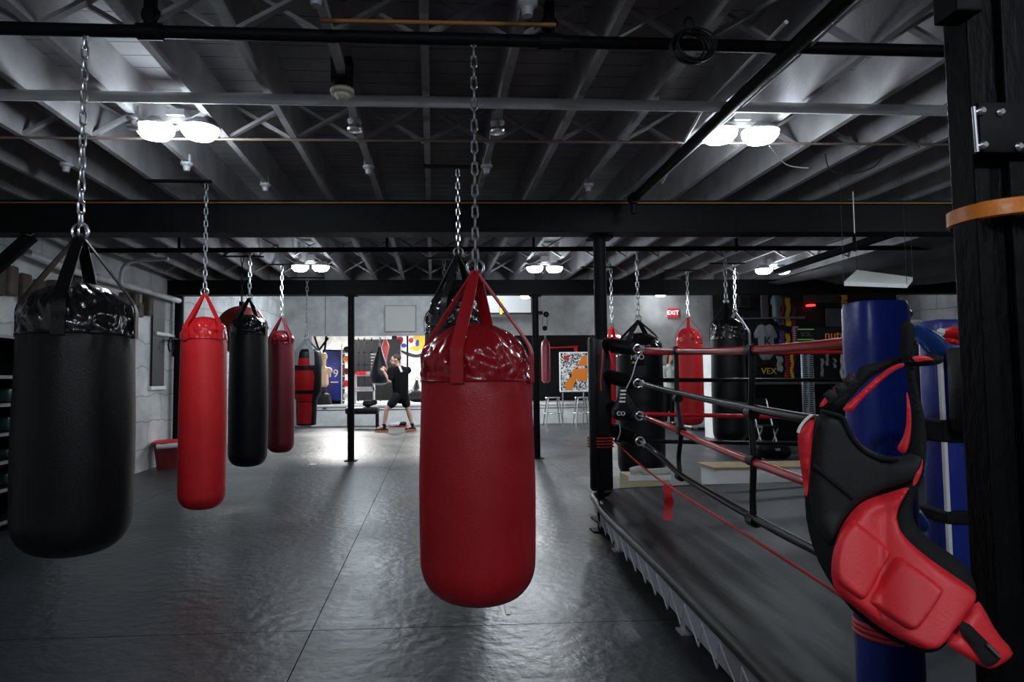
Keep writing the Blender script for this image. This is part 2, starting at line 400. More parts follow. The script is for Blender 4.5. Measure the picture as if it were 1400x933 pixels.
# ------------------------------------------------------------------ beams, columns, joists
def beam(name, yl, yr, zb, zt_, Yd, label, wdt=0.2):
    a = PZ(0, yl, zb); b = PZ(1310, yr, zb)
    d = (b-a)/(b.x-a.x); p0 = a+d*(XL-a.x); p1 = a+d*(XR-a.x)
    t = thing(name, label, 'beam', (p0+p1)/2)
    zc = (zb+zt_)/2
    off = Vector((0, wdt/2, 0))
    bm = B(); obox(bm, p0.xy.to_3d()+Vector((0, 0, zb+0.0125))+off, p1.xy.to_3d()+Vector((0, 0, zb+0.0125))+off, wdt, 0.025)
    link_mesh('bottom_flange', bm, m_steel_black, t)
    bm = B(); obox(bm, p0.xy.to_3d()+Vector((0, 0, zt_-0.0125))+off, p1.xy.to_3d()+Vector((0, 0, zt_-0.0125))+off, wdt, 0.025)
    link_mesh('top_flange', bm, m_steel_black, t)
    bm = B(); obox(bm, p0.xy.to_3d()+Vector((0, 0, zc))+off*0.4, p1.xy.to_3d()+Vector((0, 0, zc))+off*0.4, 0.05, zt_-zb-0.05)
    link_mesh('web', bm, m_steel_black, t)
    return p0, d
b1, b1d = beam('steel_beam', 318, 317, 2.41, ZJ-0.002, 5.4, 'deep black painted steel beam spanning the room just beyond the large centre red bag')
b2, b2d = beam('steel_beam', 404, 401, 2.46, ZJ-0.002, 9.8, 'black painted steel beam across the back, carried by the two thin round columns')
def column(px, Y, r, ztop, label):
    p = PY(px, 520, Y)
    t = thing('steel_column', label, 'column', (p.x, Y, 0))
    bm = B(); lathe(bm, (p.x, Y, 0.012), [(r, 0), (r, ztop-0.026)], 24); link_mesh('shaft', bm, m_steel_black, t, True)
    bm = B(); box(bm, p.x-r*1.8, p.x+r*1.8, Y-r*1.8, Y+r*1.8, 0, 0.012, 0.003); link_mesh('base_plate', bm, m_steel_black, t)
    bm = B(); box(bm, p.x-r*1.9, p.x+r*1.9, Y-r*1.5, Y+r*1.5, ztop-0.014, ztop); link_mesh('cap_plate', bm, m_steel_black, t)
    return t
column(823, 5.57, 0.054, 2.41, 'round black steel column rising behind the ring corner post to the nearer beam')
column(480, 9.9, 0.05, 2.46, 'thin black steel column left of the large centre red bag, in front of the low white wall')
column(733, 9.9, 0.05, 2.46, 'thin black steel column just right of the large centre red bag')

rows = (0.6, 1.55, 2.78, 4.04, 6.6, 7.9, 9.2)
SP = 0.407
jx = [-0.03+SP*k for k in range(-9, 24)]
proto = None
for i, x in enumerate(jx):
    if proto is None:
        t = thing('ceiling_joist', 'grey painted timber ceiling joist with crossed bracing running away from the camera', 'joist', (x, 4, ZJ), 'parallel grey joists under the ceiling boards')
        bm = B(); box(bm, x-0.019, x+0.019, YB, YH-0.1, ZJ, ZD); link_mesh('timber', bm, m_joist, t)
        for y in rows:
            bm = B()
            obox(bm, (x+0.019, y, ZJ+0.015), (x+SP-0.019, y, ZD-0.02), 0.035, 0.018)
            obox(bm, (x+0.019, y+0.045, ZD-0.02), (x+SP-0.019, y+0.045, ZJ+0.015), 0.035, 0.018)
            link_mesh('cross_brace', bm, m_joist, t)
        proto = t
    else:
        copy_tree(proto, None, Vector((x-jx[0], 0, 0)))

# ------------------------------------------------------------------ ceiling services
def run(name, label, cat, pts, r, m, seg=12, parent=None):
    bm = B(); tube(bm, pts, r, seg); o = link_mesh(name, bm, m, parent, True, loc=None if parent else Vector(pts[0]))
    if parent is None: tag(o, label, cat)
    return o
Y1 = 2.78
pa = PZ(-60, 37, 2.63); pb = PZ(1330, 71, 2.63)
t = thing('hanging_pipe', 'black steel pipe nearest the camera that carries the two closest heavy bags', 'pipe', (pa+pb)/2)
run('pipe', None, None, [pa-(pb-pa)*0.15, pb+(pb-pa)*0.1], 0.026, m_steel_black, parent=t)
for px in (185, 718):
    p = pa.lerp(pb, (px+60)/1390)
    bm = B(); tube(bm, [p+Vector((-0.05, 0, 0)), p+Vector((0.05, 0, 0))], 0.034, 16); box(bm, p.x-0.02, p.x+0.02, p.y-0.02, p.y+0.02, p.z+0.02, ZJ+0.12)
    torus(bm, p+Vector((0, -0.0, 0.075)), 0.03, 0.009)
    link_mesh('pipe_clamp', bm, m_steel_black, t)
# cable coil
pc = pa.lerp(pb, (912+60)/1390)
bm = B()
for k in range(7):
    torus(bm, pc+Vector((0.005*k-0.015, -0.035-0.006*k, -0.03-0.006*(k % 3))), 0.075+0.004*(k % 4), 0.0045, 'Y', 30, 6, sx=1.0+0.05*(k % 2), sz=0.8)
torus(bm, pc+Vector((-0.01, -0.045, 0.06)), 0.035, 0.006, 'Y', 18, 6, sx=0.6)
tag(link_mesh('cable_coil', bm, m_ink, None, True, pc), 'coil of black cable looped on the nearest overhead pipe', 'cable')
pa2 = PZ(-40, 129, 2.64); pb2 = PZ(1330, 152, 2.64)
run('ceiling_pipe', 'dull white pipe crossing under the joists behind the nearest black pipe', 'pipe', [pa2, pb2], 0.028, m_white_pipe)
run('conduit', 'thin orange-brown conduit crossing the joists behind the white pipe', 'conduit', [PZ(-20, 188, 2.665), PZ(1310, 198, 2.665)], 0.008, mat('tan conduit', (0.2, 0.15, 0.12), 0.5))
run('conduit', 'short orange conduit above the nearest black pipe at the top of the view', 'conduit', [PZ(440, 28, 2.665), PZ(760, 34, 2.665)], 0.009, m_orangepipe)
run('conduit', 'thin orange conduit running along the upper edge of the deep black beam', 'conduit', [b1+b1d*0.1+Vector((0, -0.02, ZJ-2.41-0.03)), b1+b1d*10+Vector((0, -0.02, ZJ-2.41-0.03))], 0.007, m_orangepipe)
pd0 = PZ(1160, -6, 2.61); pd1 = PZ(866, 272, 2.61)
dd = pd1-pd0
t = thing('sprinkler_pipe', 'thick black pipe running diagonally across the ceiling at right towards the deep beam', 'pipe', pd0)
run('pipe', None, None, [pd0-dd*0.3, pd1], 0.033, m_steel_black, parent=t)
bm = B(); tube(bm, [pd1-dd.normalized()*0.05, pd1+dd.normalized()*0.02], 0.045, 14); tube(bm, [pd1+Vector((0, 0, 0.02)), pd1+Vector((0, 0, -0.12))], 0.022, 12); link_mesh('end_fitting', bm, m_steel_black, t, True)
run('conduit', 'pale thin conduit running beside the thick diagonal black pipe', 'conduit', [pd0+Vector((0.09, -0.5, 0.02)), pd1+Vector((0.06, 0, 0.02))], 0.006, m_white_pipe)
run('conduit', 'pale conduit parallel to the diagonal black pipe, left of it', 'conduit', [PZ(1075, 30, 2.67), PZ(960, 150, 2.67), PZ(905, 250, 2.67)], 0.009, m_white_pipe)
p3a = PZ(66, 343, 2.6); p3b = PZ(1276, 339, 2.6)
t = thing('hanging_pipe', 'long thin black pipe behind the deep beam with upturned ends', 'pipe', p3a)
run('pipe', None, None, [p3a+Vector((0, 0, -0.16)), p3a+Vector((0, 0, -0.03)), p3a+Vector((0.03, 0, 0)), p3b+Vector((-0.04, 0, 0)), p3b+Vector((0, 0, 0.03)), p3b+Vector((0, 0, 0.09))], 0.027, m_steel_black, parent=t)
for px in (240, 520, 720, 1000, 1165):
    p = p3a.lerp(p3b, (px-66)/1210); bm = B(); box(bm, p.x-0.012, p.x+0.012, p.y-0.012, p.y+0.012, p.z, ZJ+0.1); torus(bm, p, 0.034, 0.007, 'X'); link_mesh('hanger', bm, m_steel_black, t)
run('drop_rod', 'thin pale rod hanging in front of the deep beam at right', 'rod', [PZ(1166, 262, 2.68), PZ(1166, 262, 2.68)+Vector((0, 0, -0.34))], 0.004, m_white_pipe)
# loose wires
for lab, pts in (('loose black wire drooping between joists right of the bright twin lamp', [(1128, 210), (1135, 232), (1160, 238), (1195, 228), (1212, 205)]),
                 ('loose pale wire trailing from the bright right twin lamp', [(1052, 200), (1075, 225), (1105, 230)])):
    tag(run('wire', None, None, spline([PZ(x, y, 2.66) for x, y in pts], 6), 0.004, m_ink if 'black' in lab else m_white_pipe, 6), lab, 'wire')
# porcelain lampholders, detectors
def holder(px, py, lab, kind='bulb'):
    p = PZ(px, py, 2.62); p.x = -0.03+SP*round((p.x+0.03)/SP)
    t = thing('lamp_socket', lab, 'lamp socket', (p.x, p.y, ZJ))
    bm = B(); box(bm, p.x-0.03, p.x+0.03, p.y-0.02, p.y+0.02, ZJ-0.006, ZJ+0.05); lathe(bm, (p.x, p.y, ZJ-0.03), [(0.025, 0), (0.04, 0.012), (0.042, 0.024)], 20); link_mesh('base', bm, m_porc, t, True)
    bm = B()
    if kind == 'bulb': lathe(bm, (p.x, p.y, ZJ-0.075), [(0.02, 0), (0.042, 0.006), (0.046, 0.016), (0.03, 0.045)], 16)
    else: lathe(bm, (p.x, p.y, ZJ-0.06), [(0.02, 0), (0.025, 0.03)], 16)
    link_mesh('bulb' if kind == 'bulb' else 'collar', bm, m_chrome if kind == 'bulb' else m_porc, t, True)
for px, py, lab, k in ((140, 173, 'glinting unlit ceiling bulb left of the bright left twin lamp', 'bulb'), (467, 177, 'glinting unlit ceiling bulb below the cream smoke detector', 'bulb'),
                       (686, 180, 'glinting unlit ceiling bulb right of the centre bag chain', 'bulb'), (80, 235, 'empty white ceiling socket at far left near the deep beam', 's'),
                       (246, 234, 'empty white ceiling socket below the bright left twin lamp', 's'), (498, 238, 'empty white ceiling socket near the deep beam left of centre', 's'), (666, 237, 'empty white ceiling socket near the deep beam right of the centre chain', 's'),
                       (400, 262, 'small white fitting on the upper edge of the deep beam', 's'), (786, 262, 'small pale fitting against the deep beam right of centre', 's'), (428, 8, 'white ceiling socket at the top edge left of centre', 's'), (718, 22, 'white ceiling socket over the nearest pipe clamp', 's')):
    holder(px, py, lab, k)
p = PZ(466, 128, 2.6); p.x = -0.03+SP*round((p.x+0.03)/SP)
t = thing('smoke_detector', 'round cream smoke detector with dark base on the ceiling left of centre', 'smoke detector', (p.x, p.y, ZJ))
bm = B(); box(bm, p.x-0.05, p.x+0.05, p.y-0.04, p.y+0.04, ZJ-0.03, ZJ+0.09); lathe(bm, (p.x, p.y, ZJ-0.06), [(0.045, 0), (0.05, 0.035)], 24); link_mesh('base', bm, m_cloth_char, t, True)
bm = B(); lathe(bm, (p.x, p.y, ZJ-0.11), [(0.02, 0), (0.035, 0.012), (0.036, 0.025), (0.058, 0.03), (0.06, 0.045), (0.05, 0.055)], 28); link_mesh('cover', bm, m_cream, t, True)

# ------------------------------------------------------------------ lamps
def lamp(x, y, wf, i):
    labs = ['bright left twin lamp nearest the camera, under the joists', 'bright right twin lamp nearest the camera, beside the diagonal pipe', 'twin lamp behind the deep beam at left, above the maroon bag', 'twin lamp behind the deep beam, right of the centre bag chain',
            'twin lamp behind the camera at left', 'twin lamp behind the camera at right', 'lamp beyond the second beam, right of centre', 'lamp beyond the second beam, left of centre', 'lone twin lamp behind the deep beam at far right', 'unseen lamp added beyond the second beam to brighten the woman', 'twin lamp over the ring, out of view at right', 'twin lamp behind the camera over the near right corner']
    zc_ = ZJ+0.06 if y < YH else ZH
    z = (2.645 if y < 6 else 2.60) if y < YH else ZH-0.12
    t = thing('ceiling_lamp', labs[i], 'lamp', (x, y, z))
    bm = B(); box(bm, x-0.2, x+0.2, y-0.02, y+0.02, z+0.035, z+0.055); box(bm, x-0.05, x+0.05, y-0.045, y+0.045, z+0.06, zc_); link_mesh('mount', bm, m_white_pipe, t)
    for s in (-1, 1):
        cx = x+s*0.125
        bm = B(); lathe(bm, (cx, y, z), [(0.105, -0.002), (0.107, 0.01), (0.06, 0.035), (0.03, 0.06)], 24, capb=False); h = link_mesh('lamp_head', bm, m_porc, t, True)
        bm = B(); lathe(bm, (cx, y, z), [(0.03, -0.065), (0.075, -0.055), (0.1, -0.025), (0.104, 0.0)], 24); link_mesh('bulb', bm, m_lamp, h, True)  # bulb widened to take in the flare around the lamp
    ld = bpy.data.lights.new('lamp_light', 'POINT'); ld.energy = LAMP_W*wf; ld.color = LAMP_COL; ld.shadow_soft_size = 0.07 if y < YH else 0.16
    lo = bpy.data.objects.new('lamp_light', ld); C.objects.link(lo); lo.parent = t; lo.location = (0, 0, -0.13)
for i, (x, y, wf) in enumerate(LAMPS): lamp(x, y, wf, i)
# unseen ceiling panels added to brighten the back room
for i, (px, lab) in enumerate(((470, 'unseen panel light added to brighten the back room at left'), (620, 'unseen panel light added to brighten the back room behind the centre bag'), (790, 'unseen panel light added to brighten the back room at right'))):
    p = PY(px, 400, 21)
    t = thing('fill_panel', lab, 'light', (p.x, 21, ZH-0.05))
    bm = B(); box(bm, p.x-0.62, p.x+0.62, 20.65, 21.35, ZH-0.06, ZH, 0.01); link_mesh('frame', bm, m_white, t)
    bm = B(); box(bm, p.x-0.58, p.x+0.58, 20.69, 21.31, ZH-0.068, ZH-0.058); link_mesh('diffuser', bm, m_glow_panel, t)
    ld = bpy.data.lights.new('panel_glow', 'AREA'); ld.energy = BACK_W; ld.shape = 'RECTANGLE'; ld.size = 1.1; ld.size_y = 0.6; ld.color = (1, 0.97, 0.93)
    lo = bpy.data.objects.new('panel_glow', ld); C.objects.link(lo); lo.parent = t; lo.location = (0, 0, -0.04)

# ------------------------------------------------------------------ heavy bags
def chain_mesh(x, y, z0, z1, pitch=0.038, wire=0.0042, w=0.011):
    "links hanging from z1 down to z0"
    bm = B(); n = max(2, int((z1-z0)/pitch)); p = (z1-z0)/n
    for i in range(n):
        zc = z1-p*(i+0.5); hl = p*0.5+wire*0.9
        pts = []
        for k in range(12):
            a = 2*PI*k/12; u = math.cos(a)*w; v = math.sin(a)*w + (hl-w if math.sin(a) > 0 else -(hl-w))
            pts.append(Vector((x+u, y, zc+v)) if i % 2 == 0 else Vector((x, y+u, zc+v)))
        tube(bm, pts, wire, 6, closed=True)
    return bm
def bag(px, pyref, Y, ytop, yring, ybt, ybot, wpx, label, mb, mc, ms=None, rot=20, name='punching_bag', seg=96, capf=0.17, mount=True, chain_m=m_chrome, nst=4, ztop_chain=None, wob=1.0, wstrap=None, shoulder=0.8):
    base = PY(px, pyref, Y); x = base.x
    zr = PY(px, yring, Y).z; zt_ = PY(px, ybt, Y).z; zb = PY(px, ybot, Y).z
    zc = ztop_chain if ztop_chain else PY(px, ytop, Y).z
    dep = Y*math.cos(YAW)+x*math.sin(YAW); Rr = wpx/2*dep/F/math.sqrt(1+((px-CX)/F)**2)
    H = zt_-zb
    t = thing(name, label, 'punching bag', (x, Y, zb))
    # profile
    rb = min(Rr*0.75, H*0.3); rt = min(Rr*shoulder, H*0.2); cap = max(capf*H, rt*1.25)
    zs = zt_-cap
    prof = [(0.001, zb)]
    for k in range(1, 13):
        a = k/12*PI/2; prof.append((Rr*(math.sin(a)**0.62)*0.985, zb+rb*(1-math.cos(a)**0.9 if k < 12 else 1)))
    nb = 26
    for k in range(1, nb+1):
        f = k/nb; z = zb+rb+(zs-zb-rb)*f
        prof.append((Rr*(0.985+0.015*math.sin(PI*min(1, f*1.2))-0.05*max(0, f-0.45)), z))
    rtop = prof[-1][0]
    capp = [(rtop+0.0015, zs-0.004)]
    for k in range(1, 30):
        f = k/29
        z = zs+cap*f
        if z < zt_-rt: rr = rtop
        else:
            q = (z-(zt_-rt))/rt; rr = rtop*max(0.0, 1-q**2.2)**0.55
        capp.append((max(rr, 0.002), z))
    sr = random.random()*20
    def lathe2(prof, amp):
        bm = B(); rings = []
        for r, z in prof:
            ring = []
            env = max(0, min(1, (z-(zs-0.10))/0.14)) if amp else 0
            for k in range(seg):
                a = 2*PI*k/seg; rr = r
                if env > 0 and r > 0.01:
                    nx = noise.noise(Vector((math.cos(a)*2.6+sr+z*2, math.sin(a)*2.6, z*13)))
                    n2 = noise.noise(Vector((math.cos(a)*5+sr+z*9, math.sin(a)*5-z*6, z*14+3)))
                    pull = sum(max(0, math.cos(a-R(-90-rot)-2*PI*j/nst))**12 for j in range(nst))
                    d = amp*env*Rr*(0.07*(abs(nx)-0.25)+0.065*(abs(n2)-0.2)-0.03*pull*(1 if z > zs else 0.3))
                    rr = r+d*wob
                ring.append(bm.verts.new(Vector((x+rr*math.cos(a), Y+rr*math.sin(a), z))))
            rings.append(ring)
        for A, Bq in zip(rings, rings[1:]):
            for k in range(seg): bm.faces.new((A[k], A[(k+1) % seg], Bq[(k+1) % seg], Bq[k]))
        bm.faces.new(rings[0][::-1]); bm.faces.new(rings[-1])
        return bm
    link_mesh('body', lathe2(prof, 1.0), mb, t, True)
    cp = link_mesh('top_cover', lathe2(capp, 1.6), mc, t, True)
    # stitched hem
    bm = B(); torus(bm, (x, Y, zs), rtop+0.004, 0.003, 'Z', 64, 6); link_mesh('seam', bm, mc, cp, True)
    # straps
    sw = wstrap if wstrap else Rr*0.21
    for j in range(nst):
        a = R(-90-rot)+2*PI*j/nst; d = Vector((math.cos(a), math.sin(a), 0)); w = Vector((-math.sin(a), math.cos(a), 0))
        sh = Rr*0.74
        pts = [Vector((x, Y, zr))+d*0.004, Vector((x, Y, zr-0.02))+d*0.02,
               Vector((x, Y, zt_-rt*0.22))+d*(sh+0.012), Vector((x, Y, zt_-rt*0.62))+d*(rtop*0.975+0.010), Vector((x, Y, zt_-rt))+d*(rtop+0.007), Vector((x, Y, zs-0.01))+d*(rtop+0.008)]
        bm = B(); ribbon(bm, spline(pts, 5), w, [sw*0.55+sw*0.5*min(1, i/8) for i in range(26)], 0.006)
        link_mesh('strap', bm, ms or mb, t, False)
    rg = 0.013+Rr*0.09
    bm = B(); torus(bm, (x, Y, zr+rg*0.5), rg, rg*0.17, 'Y', 24, 8); torus(bm, (x+0.003, Y+rg*0.3, zr+rg*0.5), rg*0.95, rg*0.15, 'X', 24, 8); link_mesh('ring', bm, m_chrome, t, True)
    z0 = zr+rg*1.4
    link_mesh('chain', chain_mesh(x, Y, z0, zc, 0.044 if Y < 6 else 0.06, 0.0045 if Y < 6 else 0.006, 0.012 if Y < 6 else 0.016), chain_m, t, True)
    if mount:
        k0 = math.floor((x+0.03)/SP); xa = -0.03+SP*k0-0.03; xb = xa+SP+0.06
        bm = B(); box(bm, xa, xb, Y-0.025, Y+0.025, ZJ-0.012, ZJ); torus(bm, (x, Y, zc+0.012), 0.014, 0.004, 'Y', 14, 6); box(bm, x-0.006, x+0.006, Y-0.006, Y+0.006, zc+0.02, ZJ-0.01); link_mesh('ceiling_mount', bm, m_steel_black, t)
    return t
yp = lambda px: pa.lerp(pb, (px+60)/1390)
# left black and centre red hang from the nearest pipe
Yc = yp(648).y; Yl = yp(118).y
bag(652, 600, Yc, 45, 372, 442, 821, 157, 'large wide red heavy bag hanging in the centre foreground', m_red, m_red_cap, m_red, rot=22, mount=False, seg=160, ztop_chain=2.65, capf=0.17)
bag(103, 580, Yl, 45, 322, 386, 757, 172, 'large wide black heavy bag hanging at the left foreground', m_blk, m_blk_cap, m_blk, rot=-10, mount=False, seg=160, ztop_chain=2.65, capf=0.17)
bag(277.5, 560, 4.9, 250, 402, 433, 696, 67, 'long bright red heavy bag right of the large black one', m_redb, m_redb_cap, m_redb, rot=30, ztop_chain=2.655, capf=0.12, shoulder=0.8)
bag(339.5, 540, p3a.lerp(p3b, 0.22).y, 335, 408, 430, 638, 55, 'black heavy bag between the bright red and the maroon bags', m_blk, m_blk_cap, m_blk, rot=15, mount=False, ztop_chain=2.61, capf=0.14, shoulder=0.8)
bag(384, 540, 8.45, 362, 434, 452, 619, 38, 'slim maroon heavy bag fourth from the left', m_maroon, m_maroon_cap, m_maroon, rot=40, ztop_chain=2.655, capf=0.1)
bag(628, 560, 4.5, 225, 348, 392, 722, 84, 'black heavy bag hidden behind the large centre red bag', m_blk, m_blk_cap, m_blk, rot=30, ztop_chain=2.655, shoulder=0.9)
bag(608, 520, 8.0, 335, 408, 420, 600, 56, 'shiny black heavy bag peeking out left of the centre red bag', m_blk, m_blk_cap, m_blk, rot=10, ztop_chain=2.655, capf=0.2, wob=2.2, shoulder=0.9)
bag(838, 520, 8.6, 365, 447, 460, 592, 42, 'red heavy bag seen just right of the ring corner post', m_redb, m_redb_cap, m_redb, rot=30, ztop_chain=2.655, capf=0.12, shoulder=0.9)
t = bag(875, 540, p3a.lerp(p3b, 0.66).y, 345, 438, 455, 655, 66, 'wide black heavy bag with a white logo patch behind the ring ropes', m_blk, m_blk_cap, m_blk, rot=45, mount=False, ztop_chain=2.61, capf=0.14)
q = PY(871, 490, t.location.y-0.262)
bm = B(); box(bm, q.x-0.075, q.x+0.075, q.y-0.012, q.y+0.012, q.z-0.07, q.z+0.075, 0.004); pt = link_mesh('patch', bm, m_cloth_char, t)
text_obj('lettering', 'PRO', 0.075, m_white, (q.x, q.y-0.014, q.z+0.01), pt)
bm = B(); box(bm, q.x-0.06, q.x-0.01, q.y-0.016, q.y-0.01, q.z-0.055, q.z-0.035); link_mesh('patch_stripe', bm, m_yellow, pt)
bag(943, 520, 8.85, 370, 434, 448, 582, 37, 'slim bright red heavy bag with the exit sign to its left', m_redb, m_redb_cap, m_redb, rot=20, ztop_chain=2.655, capf=0.13, shoulder=1.0)
bag(996, 520, p3a.lerp(p3b, 0.77).y, 342, 414, 434, 606, 48, 'black heavy bag right of the slim bright red one, behind the ropes', m_blk, m_blk_cap, m_blk, rot=25, mount=False, ztop_chain=2.61, capf=0.18)
bag(1008, 520, 8.3, 345, 427, 445, 598, 44, 'black heavy bag half hidden behind another black bag beside the shop', m_blk, m_blk_cap, m_greystrap, rot=60, ztop_chain=2.655)  # grey straps kept to draw the pale highlight line on this black bag

# waisted red and black bag
def lathe_thing(prof, m, name, parent, c, seg=48, **k):
    bm = B(); lathe(bm, c, prof, seg, **k); return link_mesh(name, bm, m, parent, True)
Y6 = 9.55; base = PY(419, 530, Y6); x6 = base.x
zz = lambda y: PY(419, y, Y6).z
t = thing('punching_bag', 'waisted black bag with red panels and grey straps next to the maroon bag', 'punching bag', (x6, Y6, zz(583)))
s = Y6/F
prof = [(6, 583), (13, 581), (14, 560), (14, 548), (20, 535), (20, 505), (20, 490), (18, 482), (12, 478)]
lathe_thing([(r*s, zz(y)) for r, y in prof], m_blk, 'body', t, (x6, Y6, 0))
def shell_patch(pts, off=0.006):
    bm = B(); rows_ = []
    for w0, w1, r, y in pts:
        row = []
        for k in range(9):
            u = w0+(w1-w0)*k/8; rr = r*s+off; xx = max(-0.999, min(0.999, u/r)); a = math.asin(xx)
            row.append(bm.verts.new(Vector((x6+rr*math.sin(a), Y6-rr*math.cos(a), zz(y)))))
        rows_.append(row)
    for A, Bq in zip(rows_, rows_[1:]):
        for k in range(8): bm.faces.new((A[k], A[k+1], Bq[k+1], Bq[k]))
    bmesh.ops.solidify(bm, geom=bm.faces[:], thickness=-0.01)
    return bm
link_mesh('upper_panel', shell_patch([(-13, 11, 20, 507), (-14, 13, 20, 515), (-13, 12, 20, 532), (-9, 9, 14.3, 549)]), m_redb, t, True)
link_mesh('lower_panel', shell_patch([(-9, 9, 14.3, 550), (-9, 9, 14.2, 560), (-9, 8, 13.5, 579)]), m_redb, t, True)
link_mesh('top_panel', shell_patch([(-14, 11, 18.5, 488), (-14, 12, 20, 492), (-14, 12, 20, 501)]), m_redb, t, True)
for a in (-120, -60, 30, 150):
    d = Vector((math.cos(R(a)), math.sin(R(a)), 0)); w = Vector((-d.y, d.x, 0))
    bm = B(); ribbon(bm, [Vector((x6, Y6, zz(464)))+d*0.01, Vector((x6, Y6, zz(482)))+d*0.2, Vector((x6, Y6, zz(500)))+d*0.225], w, [0.06, 0.07, 0.07], 0.01); link_mesh('strap', bm, m_greystrap, t)
bm = B(); torus(bm, (x6, Y6, zz(462)), 0.03, 0.007); link_mesh('ring', bm, m_chrome, t, True)
link_mesh('chain', chain_mesh(x6, Y6, zz(459), 2.67, 0.06, 0.006, 0.016), m_chrome, t, True)
bm = B(); box(bm, x6-0.25, x6+0.25, Y6-0.025, Y6+0.025, ZJ-0.012, ZJ); link_mesh('ceiling_mount', bm, m_steel_black, t)
# red wrecking-ball bag
Y7 = 7.9; c7 = PY(330, 452, Y7); r7 = 33*Y7/F
t = thing('ball_bag', 'round dull red ball bag behind the tops of the bright red and black bags', 'punching bag', (c7.x, Y7, c7.z-r7))
prof = [(max(0.003, r7*math.sin(PI*k/24)), -r7*math.cos(PI*k/24)) for k in range(25)]
lathe_thing(prof, mat('dull red leather', (0.22, 0.018, 0.014), 0.4, bump=0.15, bscale=40), 'body', t, c7)
bm = B(); tube(bm, [c7+Vector((0, 0, r7*0.99)), c7+Vector((0, 0, r7+0.05))], 0.03, 16); link_mesh('collar', bm, m_blk, t, True)
link_mesh('chain', chain_mesh(c7.x, Y7, c7.z+r7+0.05, 2.665, 0.06, 0.005, 0.015), m_steel_black, t, True)
bm = B(); box(bm, c7.x-0.25, c7.x+0.25, Y7-0.025, Y7+0.025, ZJ-0.015, ZJ); link_mesh('ceiling_mount', bm, m_steel_black, t)

# ------------------------------------------------------------------ the boxing ring
ZC = 0.26
def rline(px):   # depth of the left-hand ropes at a given bearing
    k = (px-645)/900; return 0.954/(k+0.0588-0.1175)
def RP(px, py): return PY(px, py, rline(px))
nl = Vector((1.005, 1.35, ZC)); fl = PZ(818, 688, ZC); fl2 = PZ(842, 669, ZC); fr = PZ(1095, 659, ZC)
fr2 = fl2+(fr-fl2)*1.85; nr = Vector((nl.x+3.6, 1.35, ZC))
t = thing('boxing_ring', 'low black canvas boxing ring platform laced along a grey steel frame', 'boxing ring', (2.8, 3.5, 0))
# canvas: grid with ripples parallel to the left edge
bm = B(); NU, NV = 60, 70; G = {}
def ring_pt(u, v):
    a = nl.lerp(nr, u); b = fl.lerp(fl2, u/0.065) if u < 0.065 else fl2.lerp(fr2, (u-0.065)/0.935)
    return a.lerp(b, v)
for i in range(NU+1):
    for j in range(NV+1):
        u = (i/NU)**1.5; v = j/NV; p = ring_pt(u, v)
        p = p.copy(); dx = u*3.8
        e = max(0, 1-dx/0.9)
        p.z += 0.006*e*math.sin(dx*38+math.sin(v*5)*0.8)+0.004*e*noise.noise(Vector((dx*12, v*4, 0)))+ 0.012*math.exp(-((dx-0.42-0.1*v)/0.03)**2)
        if i == 0: p.z -= 0.012; 
        G[i, j] = bm.verts.new(p)
for i in range(NU):
    for j in range(NV): bm.faces.new((G[i, j], G[i+1, j], G[i+1, j+1], G[i, j+1]))
link_mesh('canvas', bm, m_canvas, t, True)
bm = B()   # plywood core
vsb = [bm.verts.new(Vector((p.x, p.y, z))) for z in (ZC-0.05, ZC-0.02) for p in (nl+Vector((0.03, 0.03, 0)), nr, fr2, fl+Vector((0.03, -0.03, 0)))]
for f in ((0, 3, 2, 1), (4, 5, 6, 7), (0, 1, 5, 4), (1, 2, 6, 5), (2, 3, 7, 6), (3, 0, 4, 7)): bm.faces.new([vsb[i] for i in f])
link_mesh('deck_board', bm, mat('dark plywood', (0.05, 0.04, 0.03), 0.8), t)
bm = B(); tube(bm, spline([nl+Vector((0, -0.1, -0.02)), nl.lerp(fl, 0.5)+Vector((0, 0, -0.02)), fl+Vector((0, 0, -0.02)), fl2+Vector((0, 0, -0.02)), fl2.lerp(fr2, 0.5)+Vector((0, 0, -0.02)), fr2+Vector((0, 0, -0.02))], 10), 0.024, 12); link_mesh('canvas_edge', bm, m_canvas, t, True)
dirv = (fl-nl).normalized(); side = Vector((dirv.y, -dirv.x, 0))
bm = B()
fa = nl+Vector((0, 0, -0.105)); fb = fl+Vector((0.0, 0, -0.105))
obox(bm, fa-dirv*0.2+side*0.02, fb+side*0.02, 0.012, 0.12)
obox(bm, fa-dirv*0.2+side*0.05+Vector((0, 0, 0.055)), fb+side*0.05+Vector((0, 0, 0.055)), 0.06, 0.01)
obox(bm, fa-dirv*0.2+side*0.05-Vector((0, 0, 0.055)), fb+side*0.05-Vector((0, 0, 0.055)), 0.06, 0.01)
link_mesh('steel_frame', bm, m_grey_steel, t)
bm = B(); obox(bm, fl2+Vector((0, -0.03, -0.105)), fr2+Vector((0, -0.03, -0.105)), 0.02, 0.12); link_mesh('steel_frame', bm, m_grey_steel, t)
bm = B(); obox(bm, nl+Vector((0.1, 0.03, -0.105)), nr+Vector((0, 0.03, -0.105)), 0.02, 0.12); link_mesh('steel_frame', bm, m_grey_steel, t)
